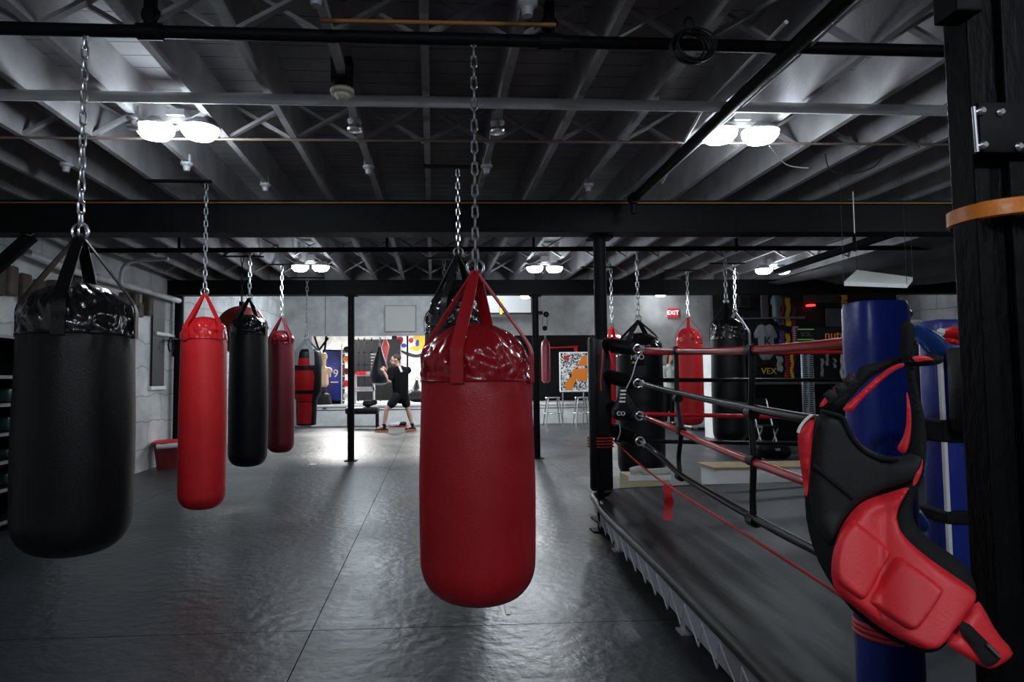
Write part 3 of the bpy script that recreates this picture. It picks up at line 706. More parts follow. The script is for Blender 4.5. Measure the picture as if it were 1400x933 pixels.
# lacing
bm = B(); n = 17; L = (fl-nl).length
lo_ = []
for k in range(2*n+1):
    f = k/(2*n); p = nl.lerp(fl, f) - side*0.028 + dirv*random.uniform(-0.02, 0.02)
    z = ZC-0.035 if k % 2 == 0 else ZC-0.166
    lo_.append(Vector((p.x+(side.x*0.02 if k % 2 else 0), p.y, z)))
tube(bm, lo_, 0.0036, 5); link_mesh('lacing', bm, m_lace, t)
def ring_leg(p):
    bm = B(); box(bm, p.x-0.03, p.x+0.03, p.y-0.03, p.y+0.03, 0.008, ZC-0.11); box(bm, p.x-0.05, p.x+0.05, p.y-0.04, p.y+0.04, 0, 0.01); link_mesh('leg', bm, m_grey_steel, t)
for f in (0.05, 0.49, 0.9):
    ring_leg(nl.lerp(fl, f)+side*0.08)
for f in (0.3, 0.6, 0.97): ring_leg(fl2.lerp(fr2, f)+Vector((0, -0.08, 0)))
# far-left corner post
YP = 5.17
pf = PY(820, 600, YP)
zt0 = PY(820, 461, YP).z
t = thing('ring_post', 'black padded corner post at the far left corner of the ring', 'ring post', (pf.x, YP, 0))
bm = B(); lathe(bm, (pf.x, YP, 0.012), [(0.03, 0), (0.03, zt0-0.05)], 16); link_mesh('shaft', bm, m_steel_black, t, True)
bm = B(); box(bm, pf.x-0.08, pf.x+0.08, YP-0.07, YP+0.07, 0, 0.012); link_mesh('base_plate', bm, m_steel_black, t)
bm = B(); box(bm, pf.x-0.098, pf.x-0.03, YP-0.11, YP-0.03, ZC+0.06, zt0, 0.03); box(bm, pf.x-0.035, pf.x+0.092, YP-0.05, YP+0.05, ZC+0.06, zt0-0.02, 0.02); link_mesh('pad', bm, m_blk, t, True)
bm = B()
for k in range(4): torus(bm, (pf.x-0.003, YP-0.03, PY(810, 598+k*4, YP).z), 0.1, 0.006, 'Z', 28, 6, sx=1.0, sz=0.85)
link_mesh('cord_wrap', bm, m_cord_red, t, True)['label'] = 'red cord wrapped around the pad'
bm = B(); tube(bm, spline([PY(824, 478, YP-0.1), PY(823, 500, YP-0.12), PY(821, 520, YP-0.1), PY(822, 535, YP-0.1)], 6), 0.006, 6); tube(bm, spline([PY(833, 480, YP-0.1), PY(836, 495, YP-0.12), PY(838, 505, YP-0.1)], 6), 0.006, 6); link_mesh('hanging_cord', bm, m_cord_red, t, True)
Yt = rline(872)
tb = [((826, 471), (868, 477)), ((828, 514), (868, 524)), ((832, 556), (870, 568)), ((838, 588), (872, 602))]
labs = ['topmost', 'second', 'third', 'lowest']
ends = [(884, 478), (884, 526), (888, 573), (884, 609)]
for i, ((a0, a1), (b0, b1_)) in enumerate(tb):
    a = PY(a0, a1, YP); b = PY(b0, b1_, Yt)
    bm = B(); tube(bm, [a, a.lerp(b, 0.05), a.lerp(b, 0.95), b], [0.045, 0.055, 0.055, 0.045], 16); pc_ = link_mesh('turnbuckle_cover', bm, m_blk, t, True)
    bm = B(); e = RP(*ends[i]); torus(bm, b.lerp(e, 0.25), 0.03, 0.007, 'Y'); torus(bm, b.lerp(e, 0.7), 0.025, 0.006, 'X'); tube(bm, [b, e], 0.009, 8); link_mesh('shackle', bm, m_chrome, pc_, True)
# near post with blue pad
YN = 1.62
pn = PY(1200, 520, YN); ztn = PY(1200, 414, YN).z
t = thing('ring_post', 'ring corner post under a tall glossy blue pad nearest the camera', 'ring post', (pn.x, YN, ZC))
bm = B(); lathe(bm, (pn.x, YN+0.03, ZC-0.05), [(0.03, 0), (0.03, ztn-ZC+0.0)], 20); link_mesh('shaft', bm, m_steel_black, t, True)
bm = B(); rings = []
for z, sc_ in [(ZC+0.02, 0.9), (ZC+0.035, 1.0)]+[(ZC+0.035+(ztn-ZC-0.05)*k/10, 1.0) for k in range(1, 11)]+[(ztn, 0.93)]:
    ring = []
    for k in range(40):
        a = 2*PI*k/40; ca, sa = math.cos(a), math.sin(a)
        rx = 0.068*abs(ca)**0.6*(1 if ca > 0 else -1); ry = 0.062*abs(sa)**0.6*(1 if sa > 0 else -1)
        bump_ = 1+0.02*noise.noise(Vector((ca*3, sa*3, z*6)))
        ring.append(bm.verts.new(Vector((pn.x+rx*sc_*bump_, YN+ry*sc_*bump_, z))))
    rings.append(ring)
for A, Bq in zip(rings, rings[1:]):
    for k in range(40): bm.faces.new((A[k], A[(k+1) % 40], Bq[(k+1) % 40], Bq[k]))
bm.faces.new(rings[0][::-1]); bm.faces.new(rings[-1])
link_mesh('pad', bm, m_blue, t, True)
mapn = lambda x, y: PY(x, y, 1.62)
bm = B(); puff(bm, [(1228, 414), (1240, 420), (1251, 428), (1241, 440), (1235, 455), (1226, 440)], mapn, 0.015, 5, 4, 1); link_mesh('pad_flap', bm, m_blue, t, True)
bm = B()
for k in range(3): torus(bm, (pn.x, YN, PY(1190, 852+k*7, YN).z), 0.074, 0.006, 'Z', 30, 6)
link_mesh('cord_wrap', bm, m_cord_red, t, True)['label'] = 'red cord tied round the blue pad'
# second blue pad post further back
YQ = 2.35
pq = PY(1290, 520, YQ)
t = thing('ring_post', 'second blue padded ring post with a white edge stripe, half hidden by the black column', 'ring post', (pq.x, YQ, ZC))
zq0 = PY(1290, 800, YQ).z; zq1 = PY(1290, 438, YQ).z
bm = B(); lathe(bm, (pq.x, YQ, ZC), [(0.03, 0), (0.03, zq1-ZC-0.03)], 16); link_mesh('shaft', bm, m_steel_black, t, True)
bm = B(); box(bm, pq.x-0.055, pq.x+0.11, YQ-0.06, YQ+0.06, zq0, zq1, 0.02); pp_ = link_mesh('pad', bm, m_blue, t, True)
bm = B(); box(bm, pq.x-0.064, pq.x-0.050, YQ-0.068, YQ-0.052, zq0+0.02, zq1-0.06, 0.003); link_mesh('edge_stripe', bm, m_white, pp_)
bm = B(); box(bm, pq.x-0.07, pq.x+0.12, YQ-0.075, YQ+0.07, PY(1290, 603, YQ).z, PY(1290, 572, YQ).z, 0.01); link_mesh('pad_strap', bm, m_foamblk, t)
bm = B(); box(bm, pq.x-0.07, pq.x+0.12, YQ-0.075, YQ+0.07, PY(1290, 712, YQ).z, PY(1290, 694, YQ).z, 0.01); link_mesh('pad_strap', bm, m_foamblk, t)
# black case hung on it
q0 = PY(1297, 476, YQ-0.1); q1 = PY(1340, 590, YQ-0.1)
bm = B(); box(bm, q0.x, q1.x, YQ-0.16, YQ-0.08, q1.z, q0.z, 0.012)
t = tag(link_mesh('equipment_case', bm, m_blk, None, True, ((q0.x+q1.x)/2, YQ-0.1, q1.z)), 'flat black case with a thin grey rim hung on the second blue pad', 'case')
bm = B(); tube(bm, [Vector((q0.x+0.012, YQ-0.164, q1.z+0.012)), Vector((q0.x+0.012, YQ-0.164, q0.z-0.012)), Vector((q1.x-0.01, YQ-0.164, q0.z-0.012))], 0.0022, 6); link_mesh('rim', bm, m_greystrap, t)

# ropes on the left side
def rope(pts, r, m, label, lastY=None):
    P = [RP(*p) for p in pts]
    bm = B(); tube(bm, spline(P, 10), r, 14); return tag(link_mesh('ring_rope', bm, m, None, True, P[0]), label, 'ring rope')
rope([(884, 478), (955, 480.5), (1030, 478.5), (1100, 474), (1163, 468), (1190, 466)], 0.0165, m_rope_red, 'topmost red rope on the near left side of the ring')
rope([(884, 526), (905, 532), (960, 545), (1030, 559), (1095, 571), (1150, 578), (1188, 581)], 0.0165, m_rope_blk, 'black second rope on the near left side of the ring')
rope([(888, 573), (920, 586), (955, 602), (1022, 629), (1095, 656), (1150, 674), (1188, 684)], 0.0165, m_rope_red, 'red third rope on the near left side, sloping down to the right')
rope([(884, 609), (905, 626), (932, 650), (1030, 708), (1110, 750), (1150, 767), (1192, 783)], 0.0165, m_rope_blk, 'lowest black rope on the near left side of the ring')
for pts, lab in (([(924, 474), (925, 500), (926, 545), (931, 590), (928, 625), (930, 652)], 'black rope spacer strap nearer the far corner post'), ([(1028, 473), (1028, 520), (1027, 565), (1030, 630), (1029, 680), (1030, 712)], 'black rope spacer strap midway along the near left ropes')):
    P = spline([RP(*p) for p in pts], 6)
    bm = B(); tube(bm, P, 0.013, 10)
    for p in pts[::2][:1]+[pts[2]]+[pts[3]]+[pts[5]]:
        c = RP(*p); d = dirv*0.03
        if p in (pts[0],): c = RP(p[0], p[1]+6)
        tube(bm, [c-d, c+d], 0.024, 12)
    tag(link_mesh('rope_spacer', bm, m_blk, None, True, P[0]), lab, 'rope spacer')
# red cord from post to post
P = spline([PY(836, 600, YP-0.06), PY(872, 633, 4.6), RP(910, 662), RP(1030, 738), RP(1150, 815), PY(1192, 856, YN-0.06)], 10)
bm = B(); tube(bm, P, 0.006, 8); cd = tag(link_mesh('cord', bm, m_cord_red, None, True, P[0]), 'thin red cord stretched low between the two ring posts', 'cord')
c = RP(912, 664)
bm = B(); P = [c+Vector((0, 0, 0.005)), c+Vector((0.005, -0.01, -0.07)), c+Vector((0.01, 0.01, -0.13)), c+Vector((-0.005, 0.0, -0.21))]
ribbon(bm, spline(P, 5), Vector((1, -0.3, 0)), [0.05+0.008*math.sin(i) for i in range(16)], 0.003); tag(link_mesh('ribbon', bm, m_redb, None, True, c), 'red ribbon tag hanging from the thin red cord', 'ribbon')
# ropes on the far side
for yl, yr, m, lab in ((483, 482, m_rope_red, 'topmost red rope along the far side of the ring'), (520, 520, m_rope_blk, 'black second rope along the far side of the ring'), (567, 571, m_rope_red, 'red third rope along the far side of the ring'), (604, 608, m_rope_blk, 'lowest black rope along the far side of the ring')):
    a = PY(905, yl, 5.55); b = PY(1110, yr, 5.9); e = a+(b-a)*1.75
    s0 = PY(842, yl-2, 5.3)
    bm = B(); tube(bm, [s0, a, b, e], 0.018, 12); tag(link_mesh('ring_rope', bm, m, None, True, a), lab, 'ring rope')
# far right corner post (mostly hidden)
e = PY(905, 520, 5.55)+(PY(1110, 520, 5.9)-PY(905, 520, 5.55))*1.78
t = thing('ring_post', 'padded ring post at the far right corner, hidden behind the black column', 'ring post', (e.x, e.y, ZC))
bm = B(); box(bm, e.x-0.08, e.x+0.08, e.y-0.07, e.y+0.07, ZC, 1.5, 0.02); link_mesh('pad', bm, m_blk, t, True)
bm = B(); lathe(bm, (e.x, e.y, 1.5), [(0.03, 0), (0.03, 0.04)], 12); link_mesh('post_cap', bm, m_steel_black, t)

# ------------------------------------------------------------------ black column at right with orange band
YK = 1.20
kx = (PY(1336, 200, YK).x+PY(1352, 700, YK).x)/2
t = thing('building_column', 'massive rough black column at the right edge with bolted bracket and orange band', 'column', (kx+0.16, YK+0.12, 0))
bm = B(); box(bm, kx, kx+0.34, YK, YK+0.062, 0, ZD, 0.004); link_mesh('front_flange', bm, m_black_rough, t)
bm = B(); box(bm, kx+0.19, kx+0.42, YK+0.062, YK+0.26, 0, ZD, 0.004); link_mesh('core', bm, m_black_rough, t)
bm = B(); box(bm, kx+0.055, kx+0.34, YK-0.018, YK, 0, ZD, 0.004); link_mesh('front_plate', bm, m_black_rough, t)
# bracket
b0 = PY(1331, 142, YK-0.03); b1_ = PY(1400, 212, YK-0.03)
bm = B(); box(bm, b0.x, b1_.x+0.08, YK-0.042, YK-0.02, b1_.z, b0.z, 0.004); br = link_mesh('bracket', bm, m_steel_black, t, True)
bm = B(); q = PY(1331, 146, YK-0.045); q2 = PY(1336, 208, YK-0.045); tube(bm, [q, q2], 0.0035, 8); link_mesh('bracket_rim', bm, m_chain_dim, br, True)
for (x, y) in ((1343, 151), (1346, 198), (1369, 153), (1394, 200)):
    c = PY(x, y, YK-0.046)
    bm = B(); tube(bm, [c+Vector((0, 0.01, 0)), c, c+Vector((0, -0.004, 0))], [0.0085, 0.0085, 0.005], 12); link_mesh('bolt', bm, m_chrome, br, True)
b0 = PY(1285, 0, YK-0.02); b1_ = PY(1322, 30, YK-0.02)
bm = B(); box(bm, b0.x-0.0, b1_.x, YK-0.06, YK, b1_.z, ZD, 0.004); link_mesh('upper_bracket', bm, m_steel_black, t)
# padding and band round the column
cx_, cy_ = kx+0.200, YK+0.035
def band(z0, z1, grow, tilt, m, name, th=0.006, half=(0.2, 0.115)):
    bm = B(); rings = []
    N_ = 72
    for (gr, zf) in ((0, 0), (th, 0.08), (th, 0.92), (0, 1), (-0.004, 0.5)):
        ring = []
        for k in range(N_):
            a = 2*PI*k/N_; ca, sa = math.cos(a), math.sin(a)
            x_ = (half[0]+grow+gr)*abs(ca)**0.9*(1 if ca > 0 else -1); y_ = (half[1]+grow+gr)*abs(sa)**0.9*(1 if sa > 0 else -1)
            z_ = z0+(z1-z0)*zf+tilt*x_
            ring.append(bm.verts.new(Vector((cx_+x_, cy_+y_, z_))))
        rings.append(ring)
    for A, Bq in zip(rings, rings[1:]+rings[:1]):
        for k in range(N_): bm.faces.new((A[k], A[(k+1) % N_], Bq[(k+1) % N_], Bq[k]))
    return link_mesh(name, bm, m, t, True)
zb0 = PY(1311, 306, YK+0.035).z; zb1 = PY(1311, 283, YK+0.035).z
band(zb0, zb1, 0.0, 0.0, m_orange, 'orange_band')['label'] = 'glossy orange band'

# ------------------------------------------------------------------ body protector
def dp(x, y): return 1.30+0.10*((x-1190)/120.0)**2*0.6-0.0011*max(0, x-1200)-0.0004*max(0, y-700) 
def mp0(off=0.0): return lambda x, y: PY(x, y, dp(x, y)-off)
pc = PY(1240, 500, dp(1240, 500))
t = thing('body_protector', 'red and black boxing body protector slung on the nearest blue ring post', 'body protector', pc)
def pan(name, outline, m, off, thick, rim=7, step=6, it=2, back=0.5, label=None, parent=None, wob=0.0):
    bm = B(); puff(bm, outline, mp0(off), thick, rim, step, it, back, wob=wob)
    o = link_mesh(name, bm, m, parent or t, True)
    for p in o.data.polygons: p.use_smooth = True
    if label: o['label'] = label
    return o
pan('backing', [(1100, 640), (1108, 600), (1120, 562), (1150, 570), (1170, 604), (1200, 625), (1232, 630), (1252, 600), (1262, 560), (1266, 600), (1264, 645), (1256, 668), (1247, 690), (1249, 714), (1268, 737), (1300, 757), (1322, 775), (1332, 794), (1336, 812), (1318, 845), (1296, 880), (1280, 893), (1255, 893), (1210, 872), (1172, 844), (1136, 800), (1114, 759), (1103, 718), (1100, 680)], m_foamblk, 0.0, 0.022, 12, 9, 1, label='black backing and edge binding')
ch = pan('chest_panel', [(1119, 559), (1150, 566), (1160, 580), (1168, 597), (1182, 612), (1203, 622), (1228, 626), (1248, 618), (1258, 600), (1262, 628), (1256, 652), (1244, 663), (1210, 672), (1181, 683), (1160, 700), (1146, 724), (1138, 752), (1120, 730), (1108, 700), (1105, 660), (1110, 605)], m_foamgrey, 0.018, 0.024, 14, 5, 2)
# embossed piping on the chest
for pts in ([(1122, 562), (1150, 570), (1158, 584), (1167, 601), (1182, 617), (1204, 627), (1228, 629)], [(1112, 636), (1130, 652), (1150, 668), (1166, 682)]):
    bm = B(); tube(bm, spline([PY(x, y, dp(x, y)-0.040) for x, y in pts], 6), 0.0045, 8); link_mesh('piping', bm, m_foamblk, ch, True)
pan('side_wing', [(1116, 562), (1110, 603), (1107, 650), (1103, 684), (1099, 668), (1094, 635), (1090, 600), (1091, 590), (1099, 583)], m_prot_red, 0.022, 0.016, 7, 5, 1, label='red side wing')
bm = B(); tube(bm, spline([PY(x, y, dp(x, y)-0.03) for x, y in [(1091, 592), (1094, 584), (1102, 574), (1110, 567)]], 5), 0.003, 8); link_mesh('wing_binding', bm, m_white, t, True)
be = pan('belly_panel', [(1180, 685), (1218, 673), (1247, 664), (1236, 678), (1228, 694), (1225, 707), (1231, 728), (1250, 748), (1281, 772), (1334, 807), (1334, 819), (1312, 848), (1293, 875), (1277, 890), (1252, 886), (1205, 861), (1171, 833), (1149, 817), (1137, 798), (1136, 766), (1146, 728), (1161, 703)], m_prot_red, 0.026, 0.024, 12, 4, 2, label='red lower panel')
pan('raised_pad', [(1165, 710), (1171, 713), (1218, 752), (1214, 762), (1190, 809), (1181, 821), (1175, 820), (1151, 803), (1141, 790), (1139, 765), (1147, 730)], m_prot_red, 0.046, 0.012, 7, 2.6, 2, parent=be)
pan('raised_pad', [(1227, 761), (1233, 763), (1288, 802), (1290, 810), (1256, 857), (1247, 861), (1240, 860), (1192, 828), (1188, 822), (1192, 812), (1220, 766)], m_prot_red, 0.046, 0.012, 7, 2.6, 2, parent=be)
tl = pan('waist_strap', [(1336, 820), (1345, 832), (1363, 866), (1386, 891), (1382, 901), (1357, 916), (1344, 913), (1293, 883), (1298, 872), (1316, 846)], m_prot_red, 0.012, 0.012, 6, 5, 1, label='red waist strap')
pan('strap_webbing', [(1318, 846), (1309, 860), (1334, 891), (1346, 912), (1361, 910), (1371, 898), (1350, 878)], m_foamblk, 0.026, 0.007, 4, 5, 1, label='black webbing', parent=tl)
bm = B(); tube(bm, [PY(1349, 881, dp(1349, 881)-0.036), PY(1366, 898, dp(1366, 898)-0.036)], 0.003, 8); link_mesh('buckle', bm, m_chrome, tl, True)
pan('shoulder_strap', [(1122, 556), (1140, 540), (1154, 527), (1170, 515), (1176, 500), (1197, 496), (1237, 484), (1244, 489), (1222, 500), (1196, 512), (1178, 528), (1160, 548), (1150, 563)], m_foamblk, 0.022, 0.014, 6, 5, 1)
pan('shoulder_edge', [(1118, 557), (1133, 536), (1147, 522), (1168, 510), (1169, 517), (1148, 532), (1138, 541), (1127, 556)], m_prot_red, 0.034, 0.008, 4, 4, 1, label='red outer strap edge')
pan('shoulder_edge', [(1150, 561), (1158, 553), (1181, 532), (1200, 514), (1220, 500), (1235, 496), (1239, 500), (1220, 508), (1198, 528), (1176, 549), (1164, 565)], m_prot_red, 0.038, 0.009, 5, 3, 2, label='red inner strap edge')
for i, (c_, w_) in enumerate((((1136, 538), 1), ((1150, 528), 1), ((1163, 518), 1))):
    x, y = c_; pan('strap_loop', [(x-11, y+2), (x+1, y-9), (x+11, y+4), (x-1, y+14)], m_foamgrey, 0.036, 0.005, 2.5, 3, 0)
pan('shoulder_strap', [(1237, 488), (1247, 492), (1252, 520), (1262, 560), (1268, 600), (1264, 645), (1255, 655), (1248, 640), (1246, 620), (1247, 594), (1247, 560), (1243, 535), (1238, 505)], m_foamblk, 0.022, 0.012, 6, 5, 1)
pan('shoulder_edge', [(1239, 532), (1243, 545), (1246, 565), (1246, 594), (1240, 619), (1234, 621), (1225, 614), (1234, 600), (1239, 583), (1240, 556)], m_prot_red, 0.034, 0.009, 5, 3, 2, label='red right strap edge')
pan('shoulder_edge', [(1262, 624), (1261, 645), (1252, 664), (1247, 664), (1251, 650), (1258, 640)], m_prot_red, 0.034, 0.009, 4, 4, 1, label='small red edge at the right side')
pan('hanging_loop', [(1228, 492), (1232, 470), (1230, 448), (1238, 436), (1252, 446), (1250, 470), (1247, 494)], m_foamblk, 0.035, 0.012, 5, 5, 1)
pan('tie_end', [(1242, 492), (1252, 486), (1268, 487), (1279, 493), (1270, 492), (1250, 496)], m_prot_red, 0.045, 0.008, 3, 4, 1)
pan('strap_pad', [(1262, 485), (1285, 484), (1293, 494), (1280, 500), (1245, 502), (1242, 494)], m_foamblk, 0.03, 0.012, 4, 5, 1)

# gloves over the posts
def glove(name, outl, Y, m, lab, cuff=None, thumb=None, cm=None, dots=None):
    c = PY(outl[0][0], outl[0][1], Y); mp_ = lambda x, y: PY(x, y, Y)
    sc_ = Y/1.7
    t = thing(name, lab, 'boxing glove', c)
    bm = B(); puff(bm, outl, mp_, 0.045*sc_, 11/sc_ if Y < 3 else 6, 4 if Y < 3 else 2.5, 1, 0.9); link_mesh('mitt', bm, m, t, True)
    if cuff: bm = B(); puff(bm, cuff, lambda x, y: PY(x, y, Y-0.015), 0.03*sc_, 8/sc_ if Y < 3 else 4, 4 if Y < 3 else 2.5, 1, 0.9); link_mesh('cuff', bm, cm or m_foamblk, t, True)
    if thumb: bm = B(); puff(bm, thumb, lambda x, y: PY(x, y, Y-0.04*sc_), 0.02*sc_, 6/sc_ if Y < 3 else 3, 3 if Y < 3 else 2, 1, 0.9); link_mesh('thumb', bm, m, t, True)
    return t
glove('boxing_glove', [(1240, 443), (1252, 444), (1270, 449), (1285, 458), (1293, 470), (1292, 484), (1284, 494), (1275, 491), (1262, 477), (1250, 460)], 1.75, m_blue_l, 'light blue boxing glove resting beside the top of the blue pad',
      cuff=[(1236, 440), (1246, 437), (1262, 438), (1258, 443), (1246, 448), (1239, 444)], cm=m_white, thumb=[(1250, 458), (1257, 462), (1268, 474), (1273, 483), (1266, 478), (1256, 470)])
glove('boxing_glove', [(1284, 453), (1292, 448), (1305, 446), (1322, 448), (1330, 454), (1328, 466), (1315, 472), (1300, 469), (1290, 463)], 2.05, m_redb, 'red boxing glove lying on top of the second blue pad',
      cuff=[(1280, 452), (1286, 448), (1294, 452), (1290, 460), (1283, 458)], cm=m_white, thumb=[(1290, 462), (1305, 463), (1318, 468), (1310, 473), (1296, 470)])
glove('boxing_glove', [(1248, 690), (1256, 694), (1265, 706), (1270, 718), (1268, 728), (1260, 728), (1250, 715), (1247, 702)], 1.9, m_blue_l, 'small blue glove showing in the crook of the body protector', cuff=[(1246, 688), (1252, 686), (1254, 694), (1248, 696)])
g = glove('boxing_glove', [(848, 530), (856, 533), (864, 548), (870, 560), (866, 572), (850, 576), (838, 573), (835, 562), (843, 548)], 4.75, m_blk, 'black boxing glove with white lettering hanging at the far corner post',
      cuff=[(847, 528), (858, 529), (860, 545), (854, 556), (846, 552)], thumb=[(838, 560), (850, 562), (856, 570), (846, 573), (838, 570)])
for k in range(4):
    q = PY(852-k*0.4, 534+k*5, 4.575); bm = B(); box(bm, q.x-0.02, q.x+0.02, q.y-0.003, q.y+0.003, q.z-0.008, q.z+0.004); link_mesh('white_marking', bm, m_white, g)
text_obj('white_marking', 'CO', 0.04, m_white, PY(849, 566, 4.56), g)
bm = B(); tube(bm, spline([PY(880, 480, 4.75), PY(871, 492, 4.7), PY(864, 515, 4.7), PY(856, 532, 4.7)], 6), 0.004, 6); link_mesh('lace', bm, m_lace, g, True)
bm = B(); tube(bm, spline([PY(846, 576, 4.75), PY(848, 590, 4.72), PY(844, 602, 4.75)], 6), 0.005, 6); link_mesh('lace', bm, m_lace, g, True)

# ------------------------------------------------------------------ left side
bm_ = None
sx = -3.42
t = thing('shelving_unit', 'dark shelving unit with grey shelf edges at the far left edge', 'shelf', (sx, 4.6, 0))
zs_ = [PY(8, y, 5.15).z for y in (456, 515, 556, 599, 640, 681, 729)]
ztp = zs_[0]
bm = B(); box(bm, XL+0.01, XL+0.03, 3.0, 6.2, 0, ztp); link_mesh('back_panel', bm, m_glassdark, t)
for z in zs_: 
    bm = B(); box(bm, XL+0.03, sx, 3.0, 6.2, max(0.0, z-0.012), z+0.012); s_ = link_mesh('shelf', bm, m_steel_black, t)
    bm = B(); box(bm, sx, sx+0.012, 3.0, 6.2, max(0, z-0.015), z+0.012); link_mesh('shelf_edge', bm, mat('dull grey edging', (0.22, 0.24, 0.24), 0.5), s_)
for y in (3.0, 4.6, 6.18):
    bm = B(); box(bm, XL+0.03, sx+0.002, y, y+0.03, 0, ztp); link_mesh('upright', bm, m_steel_black, t)
k = 0
for i in range(1, 6):
    for yy in (4.75, 4.95, 5.2, 5.45, 5.75):
        if random.random() < 0.7:
            h = random.uniform(0.06, 0.14); c = (sx-0.14, yy, zs_[i]+0.012)
            bm = B(); box(bm, c[0]-0.08, c[0]+0.05, yy-0.06, yy+0.07, c[2], c[2]+h, 0.02)
            o = link_mesh('stored_pad', bm, mat('dark teal vinyl', (0.02, 0.045, 0.045), 0.4), None, True, c)
            tag(o, 'dark folded pad stored on the far left shelving unit', 'pad', 'folded pads on the left shelves'); k += 1
# knee brace under the deep beam at far left
a = PZ(44, 322, 2.4); bq = PY(-30, 388, a.y+0.02)
t = thing('diagonal_brace', 'black diagonal brace with a hook ring at the far left under the deep beam', 'brace', a)
bm = B(); obox(bm, a, bq, 0.05, 0.10); link_mesh('bar', bm, m_steel_black, t)
bm = B(); torus(bm, a+Vector((0, -0.03, 0.03)), 0.035, 0.006, 'Y'); link_mesh('hook_ring', bm, m_chain_dim, t, True)
# dark slot window and black pipes on left wall
def on_left(px, py):   # point on left wall plane
    r = ray(px, py); tt = XL/r.x; return Vector((XL, r.y*tt, CAMZ+r.z*tt))
a = on_left(207, 409); b = on_left(221, 528)
t = thing('window_slot', 'tall narrow dark window slot in the left stone wall, made as a black panel', 'panel', (XL, (a.y+b.y)/2, b.z))
bm = B(); box(bm, XL, XL+0.03, a.y, b.y, b.z, a.z); link_mesh('panel', bm, m_ink, t)  # flat black sheet put in for the dark inside of the slot window
bm = B(); box(bm, XL, XL+0.045, a.y-0.05, b.y+0.05, b.z-0.05, b.z); link_mesh('sill', bm, m_white, t)
a = on_left(237, 412); b = on_left(237, 600)
t = thing('standpipe', 'thick black standpipe with a valve on the left stone wall beside the bright red bag', 'pipe', (XL+0.1, a.y, 0))
bm = B(); tube(bm, [Vector((XL+0.09, a.y, 0.02)), Vector((XL+0.09, a.y, ZJ-0.15))], 0.065, 16); link_mesh('pipe', bm, m_steel_black, t, True)
zv = on_left(237, 465).z
bm = B(); tube(bm, [Vector((XL+0.09, a.y, zv-0.25)), Vector((XL+0.09, a.y, zv+0.0))], 0.085, 16); tube(bm, [Vector((XL+0.09, a.y, zv)), Vector((XL+0.09, a.y-0.3, zv))], 0.025, 10); torus(bm, (XL+0.1, a.y-0.32, zv-0.1), 0.09, 0.012, 'X'); link_mesh('valve', bm, m_steel_black, t, True)
bm = B(); tube(bm, [Vector((XL+0.03, a.y-0.7, zv+0.05)), Vector((XL+0.03, a.y+0.1, zv+0.05))], 0.03, 10); link_mesh('bracket', bm, m_white_pipe, t, True)
# white pipes at upper left
run('wall_conduit', 'white pipe sloping along the top of the left stone wall', 'pipe', [on_left(20, 346)+Vector((0.12, 0, 0)), on_left(75, 368)+Vector((0.12, 0, 0)), on_left(190, 398)+Vector((0.1, 0, 0)), on_left(240, 413)+Vector((0.1, 0, 0))], 0.04, m_white_pipe)
P = [PY(165, 392, 7.6), PY(166, 372, 7.6), PY(172, 362, 7.6), PY(186, 357, 7.6), PY(230, 354, 7.6)]
run('curved_conduit', 'pale conduit bending up over the large black bag', 'conduit', spline(P, 6), 0.022, m_white_pipe)
# insulation wrap at top of left wall
bm = B()
for k in range(26):
    yy = 3.5+k*0.22; box(bm, XL, XL+0.05+0.06*random.random(), yy, yy+0.15, 1.95+0.25*random.random(), 2.2+0.2*random.random(), 0.02)
tag(link_mesh('wall_debris', bm, mat('rusty crumbling render', (0.10, 0.075, 0.065), 0.9, var=0.4, bump=0.5), None, False, (XL, 6, 2.0)), 'crumbling brown render along the top of the left stone wall', 'render', kind='stuff')
# red bin with white roll
pb_ = PZ(231, 640, 0.0)
t = thing('red_bin', 'dark red tub on the floor against the left stone wall', 'bin', pb_)
s = pb_.y/F; hb = PY(231, 606, pb_.y).z
lathe_thing([(15*s, 0), (19*s, hb), (20.5*s, hb), (20.5*s, hb-0.03), (18*s, hb-0.03), (14*s, 0.02)], mat('dark red plastic', (0.20, 0.012, 0.012), 0.4), 'tub', t, (pb_.x, pb_.y, 0), 32)
lathe_thing([(20.8*s, hb-0.0), (20.8*s, hb+0.02), (17*s, hb+0.04), (4*s, hb+0.05)], m_redb, 'lid', t, (pb_.x, pb_.y, 0), 32)
bm = B(); q = PY(222, 609, pb_.y-0.2); tube(bm, [q+Vector((-0.07, 0, -0.02)), q+Vector((0.3, 0.0, 0.0))], 0.035, 14)
tag(link_mesh('paper_roll', bm, m_white, None, True, q), 'white roll lying across the rim of the dark red tub', 'roll')

# ------------------------------------------------------------------ back wall fittings
def wallY(px, py): return PY(px, py, YF)
a = wallY(527, 419); b = wallY(568, 453)
t = thing('access_panel', 'square framed panel on the upper back wall', 'panel', ((a.x+b.x)/2, YF, b.z))
bm = B(); box(bm, a.x, b.x, YF-0.03, YF, b.z, a.z); link_mesh('board', bm, mat('taupe board', (0.36, 0.35, 0.33), 0.7), t)
bm = B()
for (x0, x1, z0, z1) in ((a.x-0.02, b.x+0.02, a.z, a.z+0.02), (a.x-0.02, b.x+0.02, b.z-0.02, b.z), (a.x-0.02, a.x, b.z, a.z), (b.x, b.x+0.02, b.z, a.z)): box(bm, x0, x1, YF-0.035, YF, z0, z1)
link_mesh('frame', bm, mat('grey trim', (0.15, 0.15, 0.15), 0.6), t)
for i, px in enumerate((445, 592)):
    a = wallY(px, 400); b = wallY(px, 458); bm = B(); box(bm, a.x-0.012, a.x+0.012, YF-0.006, YF, b.z, ZH); struct('trim_%d' % (4+i), bm, mat('grey trim', (0.15, 0.15, 0.15), 0.6))
